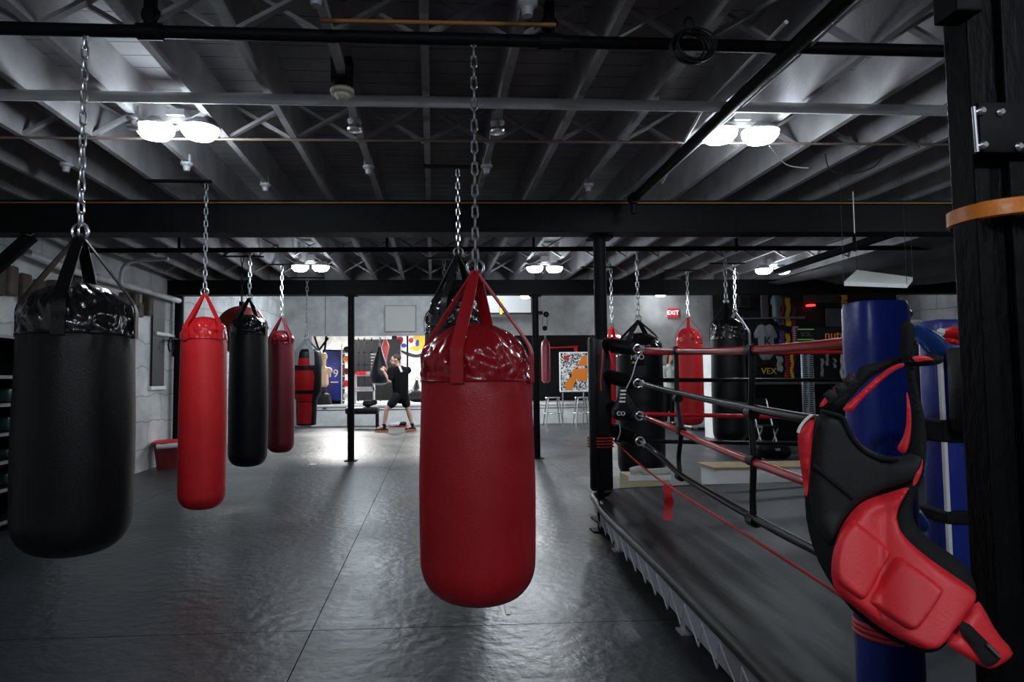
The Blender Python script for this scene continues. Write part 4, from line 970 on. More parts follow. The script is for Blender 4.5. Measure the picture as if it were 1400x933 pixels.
a = PY(690, 404, 15.5); b = PY(729, 430, 15.5)
t = thing('heater_unit', 'grey boxed ceiling unit with black frame beside the thin column right of centre', 'heater', ((a.x+b.x)/2, 15.5, b.z))
bm = B(); box(bm, a.x-0.5, b.x, 15.5, 16.2, b.z, ZH-0.0, 0.01); link_mesh('casing', bm, mat('mid grey sheet', (0.2, 0.2, 0.2), 0.5), t)
bm = B(); box(bm, a.x-0.5, b.x, 15.46, 15.5, b.z, b.z+0.04); box(bm, b.x-0.05, b.x+0.02, 15.46, 15.52, b.z, ZH-0.2); link_mesh('frame', bm, m_steel_black, t)
run('yellow_rod', 'short yellow rod on the back wall next to the centre bag straps', 'rod', [PY(685, 408, 15.42), PY(685, 430, 15.42)], 0.03, m_yellow)
# pulley on the right thin column
a = PY(744, 430, 9.8)
t = thing('cable_pulley', 'small black cable pulley hooked on the right thin column', 'pulley', a)
bm = B(); box(bm, PY(736, 430, 9.8).x, a.x-0.02, 9.8, 9.84, a.z-0.0, a.z+0.05); torus(bm, a+Vector((0.03, 0, 0)), 0.025, 0.02, 'Y'); link_mesh('arm', bm, m_steel_black, t, True)
bm = B(); torus(bm, PY(745, 449, 9.8), 0.02, 0.018, 'Y'); tube(bm, [PY(748, 433, 9.8), PY(748, 447, 9.8)], 0.004, 6); tube(bm, [PY(742, 433, 9.8), PY(742, 447, 9.8)], 0.004, 6); link_mesh('wheel', bm, m_steel_black, t, True)
# exit sign
a = PY(913, 422, YF-0.06); b = PY(928, 434, YF-0.06)
t = thing('exit_sign', 'small lit red EXIT sign high on the back wall', 'sign', ((a.x+b.x)/2, YF, b.z))
bm = B(); box(bm, a.x, b.x, YF-0.06, YF, b.z, a.z, 0.005); link_mesh('casing', bm, mat('dark red plate', (0.25, 0.01, 0.015), 0.4, emit=(1, 0.05, 0.08), estr=0.35), t)
text_obj('lettering', 'EXIT', 0.16, mat('exit letters', (1, 0.8, 0.8), 0.5, emit=(1, 0.75, 0.75), estr=1.8), ((a.x+b.x)/2-0.01, YF-0.064, (a.z+b.z)/2), t, label='pale lit letters')
# small round wall lights and wall speaker
a = PY(903, 404, 16.9)
t = thing('ceiling_lamp', 'single white lit lamp near the back wall above the exit sign', 'lamp', (a.x, 16.9, a.z))
bm = B(); lathe(bm, (a.x, 16.9, a.z), [(0.05, -0.04), (0.12, -0.02), (0.13, 0.0), (0.12, 0.03)], 20); link_mesh('bulb', bm, m_lamp, t, True)
ld = bpy.data.lights.new('lamp_light', 'POINT'); ld.energy = LAMP_W*0.15; ld.color = (0.95, 0.97, 1.0); ld.shadow_soft_size = 0.09
lo = bpy.data.objects.new('lamp_light', ld); C.objects.link(lo); lo.parent = t; lo.location = (0, -0.15, -0.16)
bm = B(); tube(bm, [Vector((a.x, 16.9, a.z+0.03)), Vector((a.x, 16.9, ZH))], 0.03, 10); link_mesh('stem', bm, m_white_pipe, t)
a = PY(718, 406, 13.6)
t = thing('ceiling_lamp', 'single white lit lamp beside the thin column right of the centre bag', 'lamp', (a.x, 13.6, a.z))
bm = B(); lathe(bm, (a.x, 13.6, a.z), [(0.04, -0.04), (0.09, -0.02), (0.1, 0.0), (0.09, 0.03)], 20); link_mesh('bulb', bm, m_lamp, t, True)
ld = bpy.data.lights.new('lamp_light', 'POINT'); ld.energy = LAMP_W*3.0; ld.color = (0.95, 0.97, 1.0); ld.shadow_soft_size = 0.09
lo = bpy.data.objects.new('lamp_light', ld); C.objects.link(lo); lo.parent = t; lo.location = (0, -0.15, -0.16)
bm = B(); tube(bm, [Vector((a.x, 13.6, a.z+0.03)), Vector((a.x, 13.6, ZH))], 0.03, 10); link_mesh('stem', bm, m_white_pipe, t)

# ------------------------------------------------------------------ items in and before the back room
ZR = zk-0.05
# vending machine / poster cooler
Yv = 20.0
def rb(px0, py0, px1, py1, Y): a = PY(px0, py0, Y); b = PY(px1, py1, Y); return a.x, b.x, b.z, a.z
x0, x1, z0, z1 = rb(441, 478, 468, 546, 19.6)
t = thing('drinks_fridge', 'tall black cabinet with a blue lit front marked 19 in the back room', 'fridge', ((x0+x1)/2, 19.8, ZR))
bm = B(); box(bm, x0, x1, 19.6, 20.2, ZR, z1, 0.02); link_mesh('cabinet', bm, m_steel_black, t, True)
bm = B(); box(bm, x0+0.05, x1-0.05, 19.58, 19.6, ZR+0.1, z1-0.05); link_mesh('front_panel', bm, mat('deep blue print', (0.01, 0.04, 0.25), 0.3, var=0.7, vscale=3), t)
text_obj('lettering', '19', 0.32, m_white, ((x0+x1)/2+0.02, 19.57, z1-0.72), t)
bm = B(); box(bm, (x0+x1)/2-0.05, x1-0.12, 19.57, 19.58, z1-0.98, z1-0.95); link_mesh('printed_line', bm, m_white, t)

# figure helpers ---------------------------------------------------
def capsule(bm, a, b, ra, rb_, n=10):
    a = Vector(a); b = Vector(b); L = (b-a).length; d = (b-a).normalized()
    pts = []; rs = []
    for k in range(5):
        th = PI/2*k/5; pts.append(a-d*ra*math.cos(th)); rs.append(max(0.0005, ra*math.sin(th)))
    for k in range(0, 5): pts.append(a.lerp(b, k/4)); rs.append(ra+(rb_-ra)*k/4)
    for k in range(1, 6):
        th = PI/2*k/5; pts.append(b+d*rb_*math.sin(th)); rs.append(max(0.0005, rb_*math.cos(th)))
    tube(bm, pts, rs, n)
def ell(bm, c, rx, ry, rz, rot=None):
    r = bmesh.ops.create_uvsphere(bm, u_segments=20, v_segments=14, radius=1)
    for v in r['verts']:
        p = Vector((v.co.x*rx, v.co.y*ry, v.co.z*rz))
        if rot: p = rot @ p
        v.co = Vector(c)+p
def remeshed(name, bm, m, parent, vox, smooth_it=4):
    me = bpy.data.meshes.new('tmp'); bmesh.ops.recalc_face_normals(bm, faces=bm.faces); bm.to_mesh(me); bm.free()
    o = bpy.data.objects.new('tmp', me); C.objects.link(o)
    md = o.modifiers.new('r', 'REMESH'); md.mode = 'VOXEL'; md.voxel_size = vox
    sm = o.modifiers.new('s', 'SMOOTH'); sm.iterations = smooth_it; sm.factor = 0.5
    bpy.context.view_layer.update()
    me2 = bpy.data.meshes.new_from_object(o.evaluated_get(bpy.context.evaluated_depsgraph_get()))
    C.objects.unlink(o); bpy.data.objects.remove(o)
    for p in me2.polygons: p.use_smooth = True
    me2.materials.clear(); me2.materials.append(m)
    o2 = bpy.data.objects.new(name, me2); C.objects.link(o2)
    o2.parent = parent; o2.matrix_parent_inverse = Matrix.Translation(parent.location).inverted()
    return o2
def head(bm, c, f, up=Vector((0, 0, 1)), s=1.0):
    "head centred c facing f"
    f = Vector(f).normalized(); sd = f.cross(up).normalized()
    rot = Matrix((sd, f, up)).transposed()
    ell(bm, Vector(c)+up*0.02*s, 0.074*s, 0.093*s, 0.10*s, rot)
    ell(bm, Vector(c)-up*0.05*s+f*0.022*s, 0.056*s, 0.064*s, 0.062*s, rot)
    capsule(bm, Vector(c)+f*0.09*s+up*0.01*s, Vector(c)+f*0.106*s-up*0.02*s, 0.010*s, 0.015*s, 8)
    ell(bm, Vector(c)+f*0.08*s-up*0.055*s, 0.026*s, 0.014*s, 0.012*s, rot)
    ell(bm, Vector(c)+f*0.078*s+up*0.028*s, 0.05*s, 0.016*s, 0.01*s, rot)
    for sg in (-1, 1): ell(bm, Vector(c)+sd*sg*0.077*s-f*0.005*s, 0.010*s, 0.022*s, 0.03*s, rot)
    return sd, f
def face_parts(c, f, parent, s=1.0, up=Vector((0, 0, 1))):
    f = Vector(f).normalized(); sd = f.cross(up).normalized()
    bm = B()
    for sg in (-1, 1): ell(bm, Vector(c)+f*0.086*s+sd*sg*0.032*s+up*0.008*s, 0.012*s, 0.012*s, 0.008*s)
    link_mesh('eyes', bm, mat('eye', (0.04, 0.03, 0.03), 0.2), parent, True)
    bm = B(); ell(bm, Vector(c)+f*0.090*s-up*0.054*s, 0.022*s, 0.010*s, 0.005*s, Matrix((sd, f, up)).transposed()); link_mesh('lips', bm, mat('lips', (0.4, 0.12, 0.1), 0.5), parent, True)
def fist(bm, wrist, d, palmn, s=1.0):
    d = Vector(d).normalized(); n = Vector(palmn).normalized(); sd = d.cross(n).normalized()
    w = Vector(wrist)
    capsule(bm, w, w+d*0.05*s, 0.026*s, 0.032*s, 8)
    kn = w+d*0.085*s
    for i, L in enumerate((0.036, 0.040, 0.037, 0.030)):
        o = sd*(0.027-0.018*i)*s
        a = kn+o; b = a+d*0.012*s+n*0.022*s; c = a+n*L*s-d*0.02*s; e = c-d*0.028*s-n*0.008*s
        capsule(bm, w+d*0.045*s+o*0.8, a, 0.013*s, 0.0105*s, 8); capsule(bm, a, b, 0.0105*s, 0.010*s, 8); capsule(bm, b, c, 0.010*s, 0.0095*s, 8); capsule(bm, c, e, 0.0095*s, 0.008*s, 8)
    a = w+d*0.03*s+sd*0.03*s; b = w+d*0.06*s+sd*0.042*s+n*0.02*s; c = kn+sd*0.02*s+n*0.048*s-d*0.012*s
    capsule(bm, a, b, 0.013*s, 0.012*s, 8); capsule(bm, b, c, 0.012*s, 0.009*s, 8)

# man in boxing stance
YM = 15.4
fo = PY(543, 590, YM); gz = PY(540, 591, YM).z
sM = YM/F
def mp_(px, py, dy=0.0):
    p = PY(px, py, YM); return Vector((p.x, YM+dy, max(0.03, p.z-gz+0.0)))
t = thing('person', 'man in black t-shirt and black shorts in a boxing stance before the back mirror opening', 'person', (fo.x, YM, 0))
hd = mp_(541, 493.5, -0.02); nk = mp_(547, 503, 0); sL = mp_(535, 508.5, -0.12); sR = mp_(557, 507.5, 0.12)
hipc = mp_(548, 541); hL = mp_(543.5, 543, -0.08); hR = mp_(552, 543, 0.08)
kL = mp_(529, 562, -0.10); aL = mp_(525.5, 582, -0.08); kR = mp_(557.5, 562, 0.12); aR = mp_(563, 582, 0.12)
eL = mp_(533.5, 523, -0.22); wL = mp_(526, 510, -0.20); eR = mp_(540, 522, 0.25); wR = mp_(527.5, 507, 0.08)
bm = B()
head(bm, hd, (-1, -0.15, -0.12), s=1.15)
capsule(bm, nk+Vector((0, 0, -0.06)), hd+Vector((0.01, 0, -0.04)), 0.062, 0.055)
chest = mp_(546.5, 514); belly = mp_(547, 530)
capsule(bm, chest, belly, 0.15, 0.13); capsule(bm, belly, hipc, 0.13, 0.14); capsule(bm, sL, sR, 0.075, 0.075); capsule(bm, nk+Vector((0, 0, -0.04)), chest, 0.07, 0.13)
for sh, e_, w_ in ((sL, eL, wL), (sR, eR, wR)):
    capsule(bm, sh, e_, 0.056, 0.044); capsule(bm, e_, w_, 0.044, 0.028)
    fist(bm, w_, (w_-e_).normalized(), (-0.8, 0.2, -0.2), 1.05)
for h_, k_, a_, s_ in ((hL, kL, aL, 1), (hR, kR, aR, -1)):
    capsule(bm, h_, k_, 0.088, 0.056); capsule(bm, k_, k_.lerp(a_, 0.35), 0.052, 0.056); capsule(bm, k_.lerp(a_, 0.35), a_, 0.056, 0.036)
    capsule(bm, a_+Vector((0, 0, -0.03)), a_+Vector((-0.14*(1 if s_ == 1 else 0.7), -0.05, -0.075)), 0.036, 0.03)
body = remeshed('body', bm, m_skin, t, 0.0085, 3)
face_parts(hd, (-1, -0.15, -0.12), body, 1.15)
f = Vector((-1, -0.15, -0.12)).normalized()
bm = B(); ell(bm, hd-f*0.016+Vector((0, 0, 0.05)), 0.112, 0.094, 0.100); 
h = remeshed('hair', bm, m_hair, body, 0.01, 1)
for v in h.data.vertices:
    if (v.co-hd).dot(f) > 0.05 and v.co.z < hd.z+0.08: v.co = v.co-f*0.035
bm = B(); capsule(bm, chest+Vector((0.01, 0, 0.02)), belly, 0.205, 0.19); capsule(bm, belly, hipc+Vector((0, 0, -0.04)), 0.19, 0.175); capsule(bm, sL, sR, 0.092, 0.092); capsule(bm, nk+Vector((0, 0, -0.05)), chest, 0.075, 0.155)
capsule(bm, sL, sL.lerp(eL, 0.72), 0.088, 0.075); capsule(bm, sR, sR.lerp(eR, 0.72), 0.088, 0.075)
sh_ = remeshed('t_shirt', bm, m_cloth_blk, body, 0.014, 3)
q = mp_(549, 506.5, -0.27); bm = B(); obox(bm, mp_(546.5, 502, -0.185), mp_(550, 510, -0.2), 0.05, 0.02, up=Vector((0, 1, 0))); link_mesh('shirt_print', bm, m_white, sh_)
bm = B(); capsule(bm, hipc+Vector((0, 0, 0.05)), hipc, 0.16, 0.17)
capsule(bm, hL, hL.lerp(kL, 0.55), 0.12, 0.105); capsule(bm, hR, hR.lerp(kR, 0.55), 0.12, 0.105)
remeshed('shorts', bm, m_cloth_char, body, 0.014, 3)
for a_, s_ in ((aL, 1.0), (aR, 0.75)):
    g_ = Vector((a_.x, a_.y, 0))
    bm = B(); capsule(bm, g_+Vector((0.05, 0, 0.045)), g_+Vector((-0.17*s_, -0.05, 0.038)), 0.046, 0.04); capsule(bm, a_+Vector((0, 0, 0.0)), g_+Vector((0, 0, 0.05)), 0.048, 0.05)
    so = remeshed('shoe', bm, m_blk, body, 0.01, 2)
    bm = B(); obox(bm, g_+Vector((0.09, 0, 0.012)), g_+Vector((-0.2*s_, -0.06, 0.012)), 0.085, 0.024, bev=0.008); link_mesh('sole', bm, mat('orange sole', (0.75, 0.22, 0.06), 0.5), so)

# woman standing
YW = 16.2
wz = PY(915, 583, YW).z
def wp(px, py, dy=0): p = PY(px, py, YW); return Vector((p.x, YW+dy, max(0.03, p.z-wz)))
t = thing('person', 'woman with auburn hair in a pale green jacket and dark trousers standing behind the ring', 'person', (wp(915, 583).x, YW, 0))
hd = wp(916, 490); nk = wp(915, 500); sL = wp(907, 506); sR = wp(924, 506); ch_ = wp(915, 512); hp = wp(914, 534)
eL = wp(905, 520, -0.1); wL = wp(914, 522, -0.26); eR = wp(925, 520, -0.05); wR = wp(917, 520, -0.28)
kL = wp(911, 557, -0.02); aL = wp(909, 577); kR = wp(918, 557, -0.03); aR = wp(919, 577)
hL = wp(911, 537); hR = wp(918, 537)
bm = B(); fw = Vector((0.45, -1, 0)); head(bm, hd, fw, s=0.95); capsule(bm, nk+Vector((0, 0, -0.05)), hd+Vector((0, 0, -0.05)), 0.05, 0.045)
capsule(bm, ch_, hp, 0.11, 0.13); capsule(bm, sL, sR, 0.06, 0.06); capsule(bm, nk, ch_, 0.06, 0.1)
for s0_, e_, w_ in ((sL, eL, wL), (sR, eR, wR)): capsule(bm, s0_, e_, 0.045, 0.036); capsule(bm, e_, w_, 0.036, 0.024); fist(bm, w_, (w_-e_), (0, -0.2, -1), 0.85)
for h_, k_, a_ in ((hL, kL, aL), (hR, kR, aR)): capsule(bm, h_, k_, 0.078, 0.05); capsule(bm, k_, a_, 0.052, 0.034); capsule(bm, a_+Vector((0, 0, -0.03)), a_+Vector((0, -0.15, -0.07)), 0.033, 0.028)
body = remeshed('body', bm, m_skin, t, 0.009, 3); face_parts(hd, fw, body, 0.95)
fwn = fw.normalized()
bm = B(); ell(bm, hd-fwn*0.022+Vector((0, 0, 0.03)), 0.094, 0.09, 0.10); sdw = fwn.cross(Vector((0, 0, 1)))
capsule(bm, hd-fwn*0.05, hd-fwn*0.05-Vector((0, 0, 0.17)), 0.075, 0.06)
for sg in (-1, 1): capsule(bm, hd+sdw*sg*0.075-fwn*0.01, hd+sdw*sg*0.08-fwn*0.02-Vector((0, 0, 0.15)), 0.026, 0.024)
remeshed('hair', bm, m_hair_r, body, 0.01, 2)
bm = B(); capsule(bm, ch_, hp+Vector((0, 0, 0.02)), 0.135, 0.155); capsule(bm, sL, sR, 0.08, 0.08); capsule(bm, nk+Vector((0, 0, -0.03)), ch_, 0.07, 0.12)
for s0_, e_, w_ in ((sL, eL, wL), (sR, eR, wR)): capsule(bm, s0_, e_, 0.066, 0.056); capsule(bm, e_, e_.lerp(w_, 0.85), 0.056, 0.04)
remeshed('jacket', bm, m_cloth_sage, body, 0.013, 2)
bm = B()
for h_, k_, a_ in ((hL, kL, aL), (hR, kR, aR)): capsule(bm, h_, k_, 0.10, 0.07); capsule(bm, k_, a_, 0.068, 0.055)
capsule(bm, hL, hR, 0.11, 0.11); remeshed('trousers', bm, m_cloth_blk, body, 0.013, 2)
for a_ in (aL, aR):
    g_ = Vector((a_.x, a_.y, 0)); bm = B(); capsule(bm, g_+Vector((0, 0.04, 0.045)), g_+Vector((0, -0.16, 0.035)), 0.042, 0.036); remeshed('shoe', bm, m_cloth_char, body, 0.01, 2)

# torso dummy in the back room
YD_ = 18.6
def dpp(px, py, dy=0): p = PY(px, py, YD_); return Vector((p.x, YD_+dy, p.z))
cX = dpp(442, 500)
t = thing('torso_dummy', 'tan rubber torso striking dummy on a black base in the back room', 'training dummy', (cX.x, YD_, ZR))
bm = B(); head(bm, dpp(443, 489), (-0.9, -0.5, 0), s=1.1); capsule(bm, dpp(442, 505), dpp(443, 493), 0.07, 0.065); capsule(bm, dpp(435, 507), dpp(450, 507), 0.09, 0.09); capsule(bm, dpp(442, 508), dpp(443, 522), 0.16, 0.12); capsule(bm, dpp(443, 520), dpp(443, 524), 0.13, 0.13)
remeshed('torso', bm, m_dummy, t, 0.012, 3)
lathe_thing([(0.22, 0), (0.24, 0.05), (0.20, 0.3), (0.10, 0.36), (0.09, 0.5)], m_blk, 'base', t, (cX.x, YD_, ZR), 28)
# orange-red post pad beside it
a = dpp(436, 545)
t = thing('striking_shield', 'narrow orange-red pad standing by the torso dummy', 'pad', (a.x, 18.9, ZR))
bm = B(); box(bm, a.x-0.09, a.x+0.08, 18.85, 19.0, ZR, dpp(437, 517).z, 0.03); link_mesh('pad', bm, m_redb, t, True)
bm = B(); box(bm, a.x-0.03, a.x+0.03, 18.84, 18.86, ZR+0.2, ZR+0.3); link_mesh('handle', bm, m_foamblk, t)
# rack of gloves/pads by fridge (x 470-477)
xx = PY(473, 500, 19.0).x
t = thing('equipment_rack', 'narrow upright white rack beside the blue fronted cabinet', 'rack', (xx, 19, ZR))
bm = B()
for s_ in (-0.12, 0.12): box(bm, xx+s_-0.015, xx+s_+0.015, 19.0, 19.03, ZR, PY(473, 470, 19).z)
for zf in (0.1, 0.45, 0.8, 1.15, 1.45): box(bm, xx-0.12, xx+0.12, 19.0, 19.2, ZR+zf, ZR+zf+0.02)
link_mesh('frame', bm, m_white, t)
for zf, m_, lab in ((1.45, m_blk, 'black item on the top shelf of the narrow white rack'), (1.17, m_orange, 'orange item on the second shelf of the narrow white rack'), (0.82, m_maroon, 'maroon item on the middle shelf of the narrow white rack'), (0.47, m_redb, 'red item on the fourth shelf of the narrow white rack'), (0.12, m_white, 'white ball on the bottom shelf of the narrow white rack')):
    bm = B(); ell(bm, (xx, 19.1, ZR+zf+0.125), 0.09, 0.08, 0.10); tag(link_mesh('stored_glove', bm, m_, None, True, (xx, 19.05, ZR+zf)), lab, 'glove')
# dumbbell rack and dark wall units
x0, x1, z0, z1 = rb(486, 462, 545, 500, 21.5)
t = thing('gym_machine', 'black weight machine with cable tower in the back room', 'gym machine', ((x0+x1)/2, 22, ZR))
bm = B(); box(bm, x0-0.3, x1, 22.4, 22.6, ZR, z1, 0.01); link_mesh('panel', bm, m_cloth_blk, t)
bm = B()
for px in (490, 498, 508, 520): 
    q = PY(px, 500, 21.6).x; box(bm, q-0.02, q+0.02, 21.6, 21.64, ZR, z1)
for z in (z1-0.1, z1-0.5, z1-0.9): box(bm, x0, x1-0.4, 21.6, 21.65, z, z+0.04)
link_mesh('tower', bm, m_steel_black, t)
bm = B()
for k in range(7): box(bm, PY(507, 480, 21.55).x, PY(519, 480, 21.55).x, 21.5, 21.58, ZR+0.9+k*0.1, ZR+0.95+k*0.1)
link_mesh('weight_stack', bm, mat('grey plates', (0.12, 0.13, 0.13), 0.4, 0.4), t)
for r_, (yy, n_) in enumerate(((19.6, 5), (19.6, 6))):
    z = (PY(500, 512, 19.6).z, PY(500, 533, 19.6).z)[r_]
    a = PY(485, 500, 19.6).x; b = PY(514 if r_ else 512, 500, 19.6).x
    if r_ == 0:
        tr = thing('dumbbell_rack', 'low two-tier rack of dumbbells in the back room', 'rack', ((a+b)/2, 19.6, ZR))
        bm = B()
        for z_ in (z, PY(500, 533, 19.6).z): box(bm, a, b, 19.5, 19.8, z_-0.05, z_-0.03)
        for q in (a, b-0.04): box(bm, q, q+0.04, 19.5, 19.8, ZR, z)
        link_mesh('frame', bm, m_chain_dim, tr)
    for k in range(n_):
        q = a+0.08+(b-a-0.16)*k/(n_-1); 
        bm = B(); tube(bm, [(q, 19.5, z+0.03), (q, 19.56, z+0.03)], 0.055, 12); tube(bm, [(q, 19.56, z+0.03), (q, 19.72, z+0.03)], 0.015, 8); tube(bm, [(q, 19.72, z+0.03), (q, 19.78, z+0.03)], 0.055, 12)
        tag(link_mesh('dumbbell', bm, m_redb if (r_ == 0 and k < 3) else m_chain_dim, None, True, (q, 19.6, z)), ('red dumbbell on the upper tier of the low rack' if (r_ == 0 and k < 3) else 'steel dumbbell on the low two-tier rack'), 'dumbbell', 'red dumbbells on the rack' if (r_ == 0 and k < 3) else 'steel dumbbells on the rack')
# teardrop black bag and red cone bag by the boxer
q = PY(519, 500, 17.9); 
zc_ = lambda y: PY(519, y, 17.9).z
t = thing('teardrop_bag', 'dark teardrop bag hanging in the opening in front of the boxing man', 'punching bag', (q.x, 17.9, zc_(527)))
s = 17.9/F
lathe_thing([(3*s, zc_(527)), (11*s, zc_(524)), (13.5*s, zc_(518)), (12.5*s, zc_(508)), (9*s, zc_(495)), (5*s, zc_(484)), (2*s, zc_(474))], m_blk, 'body', t, (q.x, 17.9, 0), 28)
link_mesh('chain', chain_mesh(q.x, 17.9, zc_(474), ZH, 0.08, 0.007, 0.02), m_chain_dim, t, True)
q = PY(527, 480, 18.3); zc_ = lambda y: PY(527, y, 18.3).z
t = thing('cone_pennant', 'pink-red pointed flag hanging in the opening above the boxing man', 'flag', (q.x, 18.3, zc_(500)))
bm = B(); lathe(bm, (q.x, 18.3, 0), [(1*s, zc_(502)), (3*s, zc_(485)), (5.5*s, zc_(475)), (5*s, zc_(472)), (2*s, zc_(465))], 20); link_mesh('cloth', bm, mat('salmon cloth', (0.75, 0.14, 0.14), 0.6), t, True)
bm = B(); tube(bm, [(q.x, 18.3, zc_(465)), (q.x, 18.3, ZH)], 0.01, 6); link_mesh('cord', bm, m_white, t)
# mural of loose colour patches on the far wall with black window bars
x0, x1, z0, z1 = rb(548, 458, 600, 530, 24.9)
t = thing('mural', 'colourful abstract mural of red, yellow and blue patches on the white far wall', 'mural', ((x0+x1)/2, 24.95, z0))
bm = B(); box(bm, x0, x1, 24.965, 24.99, ZR+0.1, ZH-0.1); link_mesh('board', bm, mat('bright white board', (0.9, 0.9, 0.9), 0.5), t)
def patch(pts, m, off, nm='paint_patch'):
    P = [PY(x, y, 24.95-off) for x, y in chaikin(pts, 2)]
    bm = B(); vf = [bm.verts.new(p) for p in P]; vb = [bm.verts.new(p+Vector((0, 0.012, 0))) for p in P]
    bm.faces.new(vf); bm.faces.new(vb[::-1])
    for i in range(len(P)): bm.faces.new((vf[i], vf[(i+1) % len(P)], vb[(i+1) % len(P)], vb[i]))
    return link_mesh(nm, bm, m, t)
patch([(540, 461), (552, 461), (550, 470), (545, 474), (541, 468)], m_redcloth, 0.0)
patch([(549, 470), (556, 470), (555, 476), (549, 475)], m_bluecloth, 0.004)
patch([(562, 462), (570, 458), (582, 459), (583, 468), (578, 478), (570, 481), (560, 478), (561, 474), (570, 473), (570, 466)], m_yellow, 0.0)
patch([(558, 464), (564, 461), (566, 468), (560, 470)], m_redcloth, 0.004)
patch([(568, 466), (573, 464), (573, 474), (568, 474)], m_bluecloth, 0.008)
patch([(574, 482), (580, 486), (580, 510), (576, 505), (575, 495)], m_bluecloth, 0.004)
patch([(545, 478), (558, 482), (572, 486), (582, 478), (584, 484), (572, 490), (556, 487)], m_ink, 0.010)
for px, lab in ((539, 'thick black upright bar in front of the mural at left'), (557, 'thin black upright bar in front of the mural')):
    a = PY(px, 470, 24.3); w_ = 0.09 if px == 539 else 0.035
    bm = B(); box(bm, a.x-w_, a.x+w_, 24.3, 24.38, ZR, ZH); tag(link_mesh('upright_bar', bm, m_steel_black, None, False, (a.x, 24.3, ZR)), lab, 'bar')
# black backpack on the raised floor
a = PY(569, 520, 20.5)
t = thing('backpack', 'slumped black bag on the raised floor behind the boxing man', 'bag', (a.x, 20.5, ZR))
bm = B(); capsule(bm, (a.x-0.1, 20.5, ZR+0.2), (a.x+0.12, 20.5, ZR+0.2), 0.2, 0.22); capsule(bm, (a.x, 20.5, ZR+0.35), (a.x+0.02, 20.5, ZR+0.65), 0.14, 0.05); remeshed('bag', bm, m_blk, t, 0.03, 3)
bm = B(); torus(bm, (a.x+0.02, 20.45, ZR+0.7), 0.05, 0.012); link_mesh('handle', bm, m_blk, t, True)
# black truss in the opening at left
for pts, lab in (([(430, 460), (437, 482)], 'short sloping black rack arm near the waisted bag'), ([(437, 478), (449, 462)], 'diagonal black rack arm above the torso dummy'), ([(446, 460), (444, 480)], 'upright black rack bar above the torso dummy')):
    bm = B(); obox(bm, PY(*pts[0], 18.0), PY(*pts[1], 18.0), 0.05, 0.05); tag(link_mesh('rack_arm', bm, m_steel_black, None, False, PY(*pts[0], 18.0)), lab, 'rack')
# bench in front of low wall
x0, x1, z0, z1 = rb(484, 556, 518, 566, 16.6)
t = thing('bench', 'low black padded bench in front of the white low wall', 'bench', ((x0+x1)/2, 16.6, 0))
bm = B(); box(bm, x0-0.2, x1, 16.4, 16.9, z0, z1-0.02, 0.05); link_mesh('seat', bm, m_blk, t, True)
for q in (x0-0.15, x1-0.07):
    for y in (16.43, 16.82): bm = B(); box(bm, q, q+0.05, y, y+0.05, 0, z0); link_mesh('leg', bm, m_steel_black, t)
bm = B(); q = PY(503, 552, 16.6); ell(bm, q, 0.14, 0.12, 0.09); ell(bm, q+Vector((0.15, 0, 0.03)), 0.09, 0.08, 0.07)
tag(remeshed('folded_clothes', bm, m_cloth_char, thing('folded_clothes', 'bundle of dark clothes on the low black bench', 'clothes', (q.x, 16.6, z1)), 0.02, 2))
# shoes on floor by wall
for px, m_, lab in ((541, m_white, 'white trainer on the floor under the low wall'), (549, m_blk, 'black and red trainer on the floor behind the boxer')):
    a = PZ(px, 583, 0); a = Vector((PY(px, 583, 16.9).x, 16.9, 0)); t = thing('trainer', lab, 'shoe', a)
    bm = B(); capsule(bm, a+Vector((0.07, 0, 0.07)), a+Vector((-0.12, 0, 0.05)), 0.06, 0.045); remeshed('upper', bm, m_, t, 0.012, 1)
    bm = B(); box(bm, a.x-0.17, a.x+0.13, a.y-0.045, a.y+0.045, 0, 0.02, 0.006); link_mesh('sole', bm, m_redb, t)
# wall socket & vent on low wall
q = PY(444, 558, YF-0.03); bm = B(); box(bm, q.x-0.06, q.x+0.06, YF-0.05, YF-0.02, q.z-0.06, q.z+0.06, 0.01)
t = tag(link_mesh('wall_socket', bm, m_cloth_grey, None, True, q), 'grey socket box on the white low wall at left', 'socket')
bm = B(); box(bm, q.x-0.02, q.x+0.02, YF-0.056, YF-0.05, q.z-0.03, q.z+0.03); link_mesh('socket_face', bm, m_ink, t)
# small red bag and rail in the opening at right
q = PY(746, 490, 18.2); zc_ = lambda y: PY(746, y, 18.2).z; s = 18.2/F
t = thing('punching_bag', 'distant dark red bag in the opening beside the right thin column', 'punching bag', (q.x, 18.2, zc_(524)))
lathe_thing([(3*s, zc_(524)), (6*s, zc_(521)), (6.3*s, zc_(475)), (5*s, zc_(468)), (1.5*s, zc_(464))], m_maroon, 'body', t, (q.x, 18.2, 0), 24)
link_mesh('chain', chain_mesh(q.x, 18.2, zc_(464), ZH, 0.08, 0.007, 0.02), m_chain_dim, t, True)
bm = B(); tube(bm, [PY(744, 476, 20.57), PY(790, 474, 20.57)], 0.027, 10); box(bm, PY(785, 480, 20.57).x, PY(789, 480, 20.57).x, 20.53, 20.6, PY(785, 482, 20.57).z, PY(785, 475, 20.57).z)
tag(link_mesh('red_rail', bm, m_redb, None, True, PY(744, 476, 19.5)), 'thin red rail crossing the dark opening above the framed print', 'rail')
x0, x1, z0, z1 = rb(688, 462, 815, 530, 20.5)
bm = B(); box(bm, x0-0.3, x1+0.2, 20.6, 20.7, ZR, ZH); tag(link_mesh('dark_backdrop', bm, m_cloth_char, None, False, (x0, 20.6, ZR)), 'flat dark sheet added for the dark inside of the opening behind the framed print', 'dark sheet')  # flat dark sheet added for the dark contents of the opening
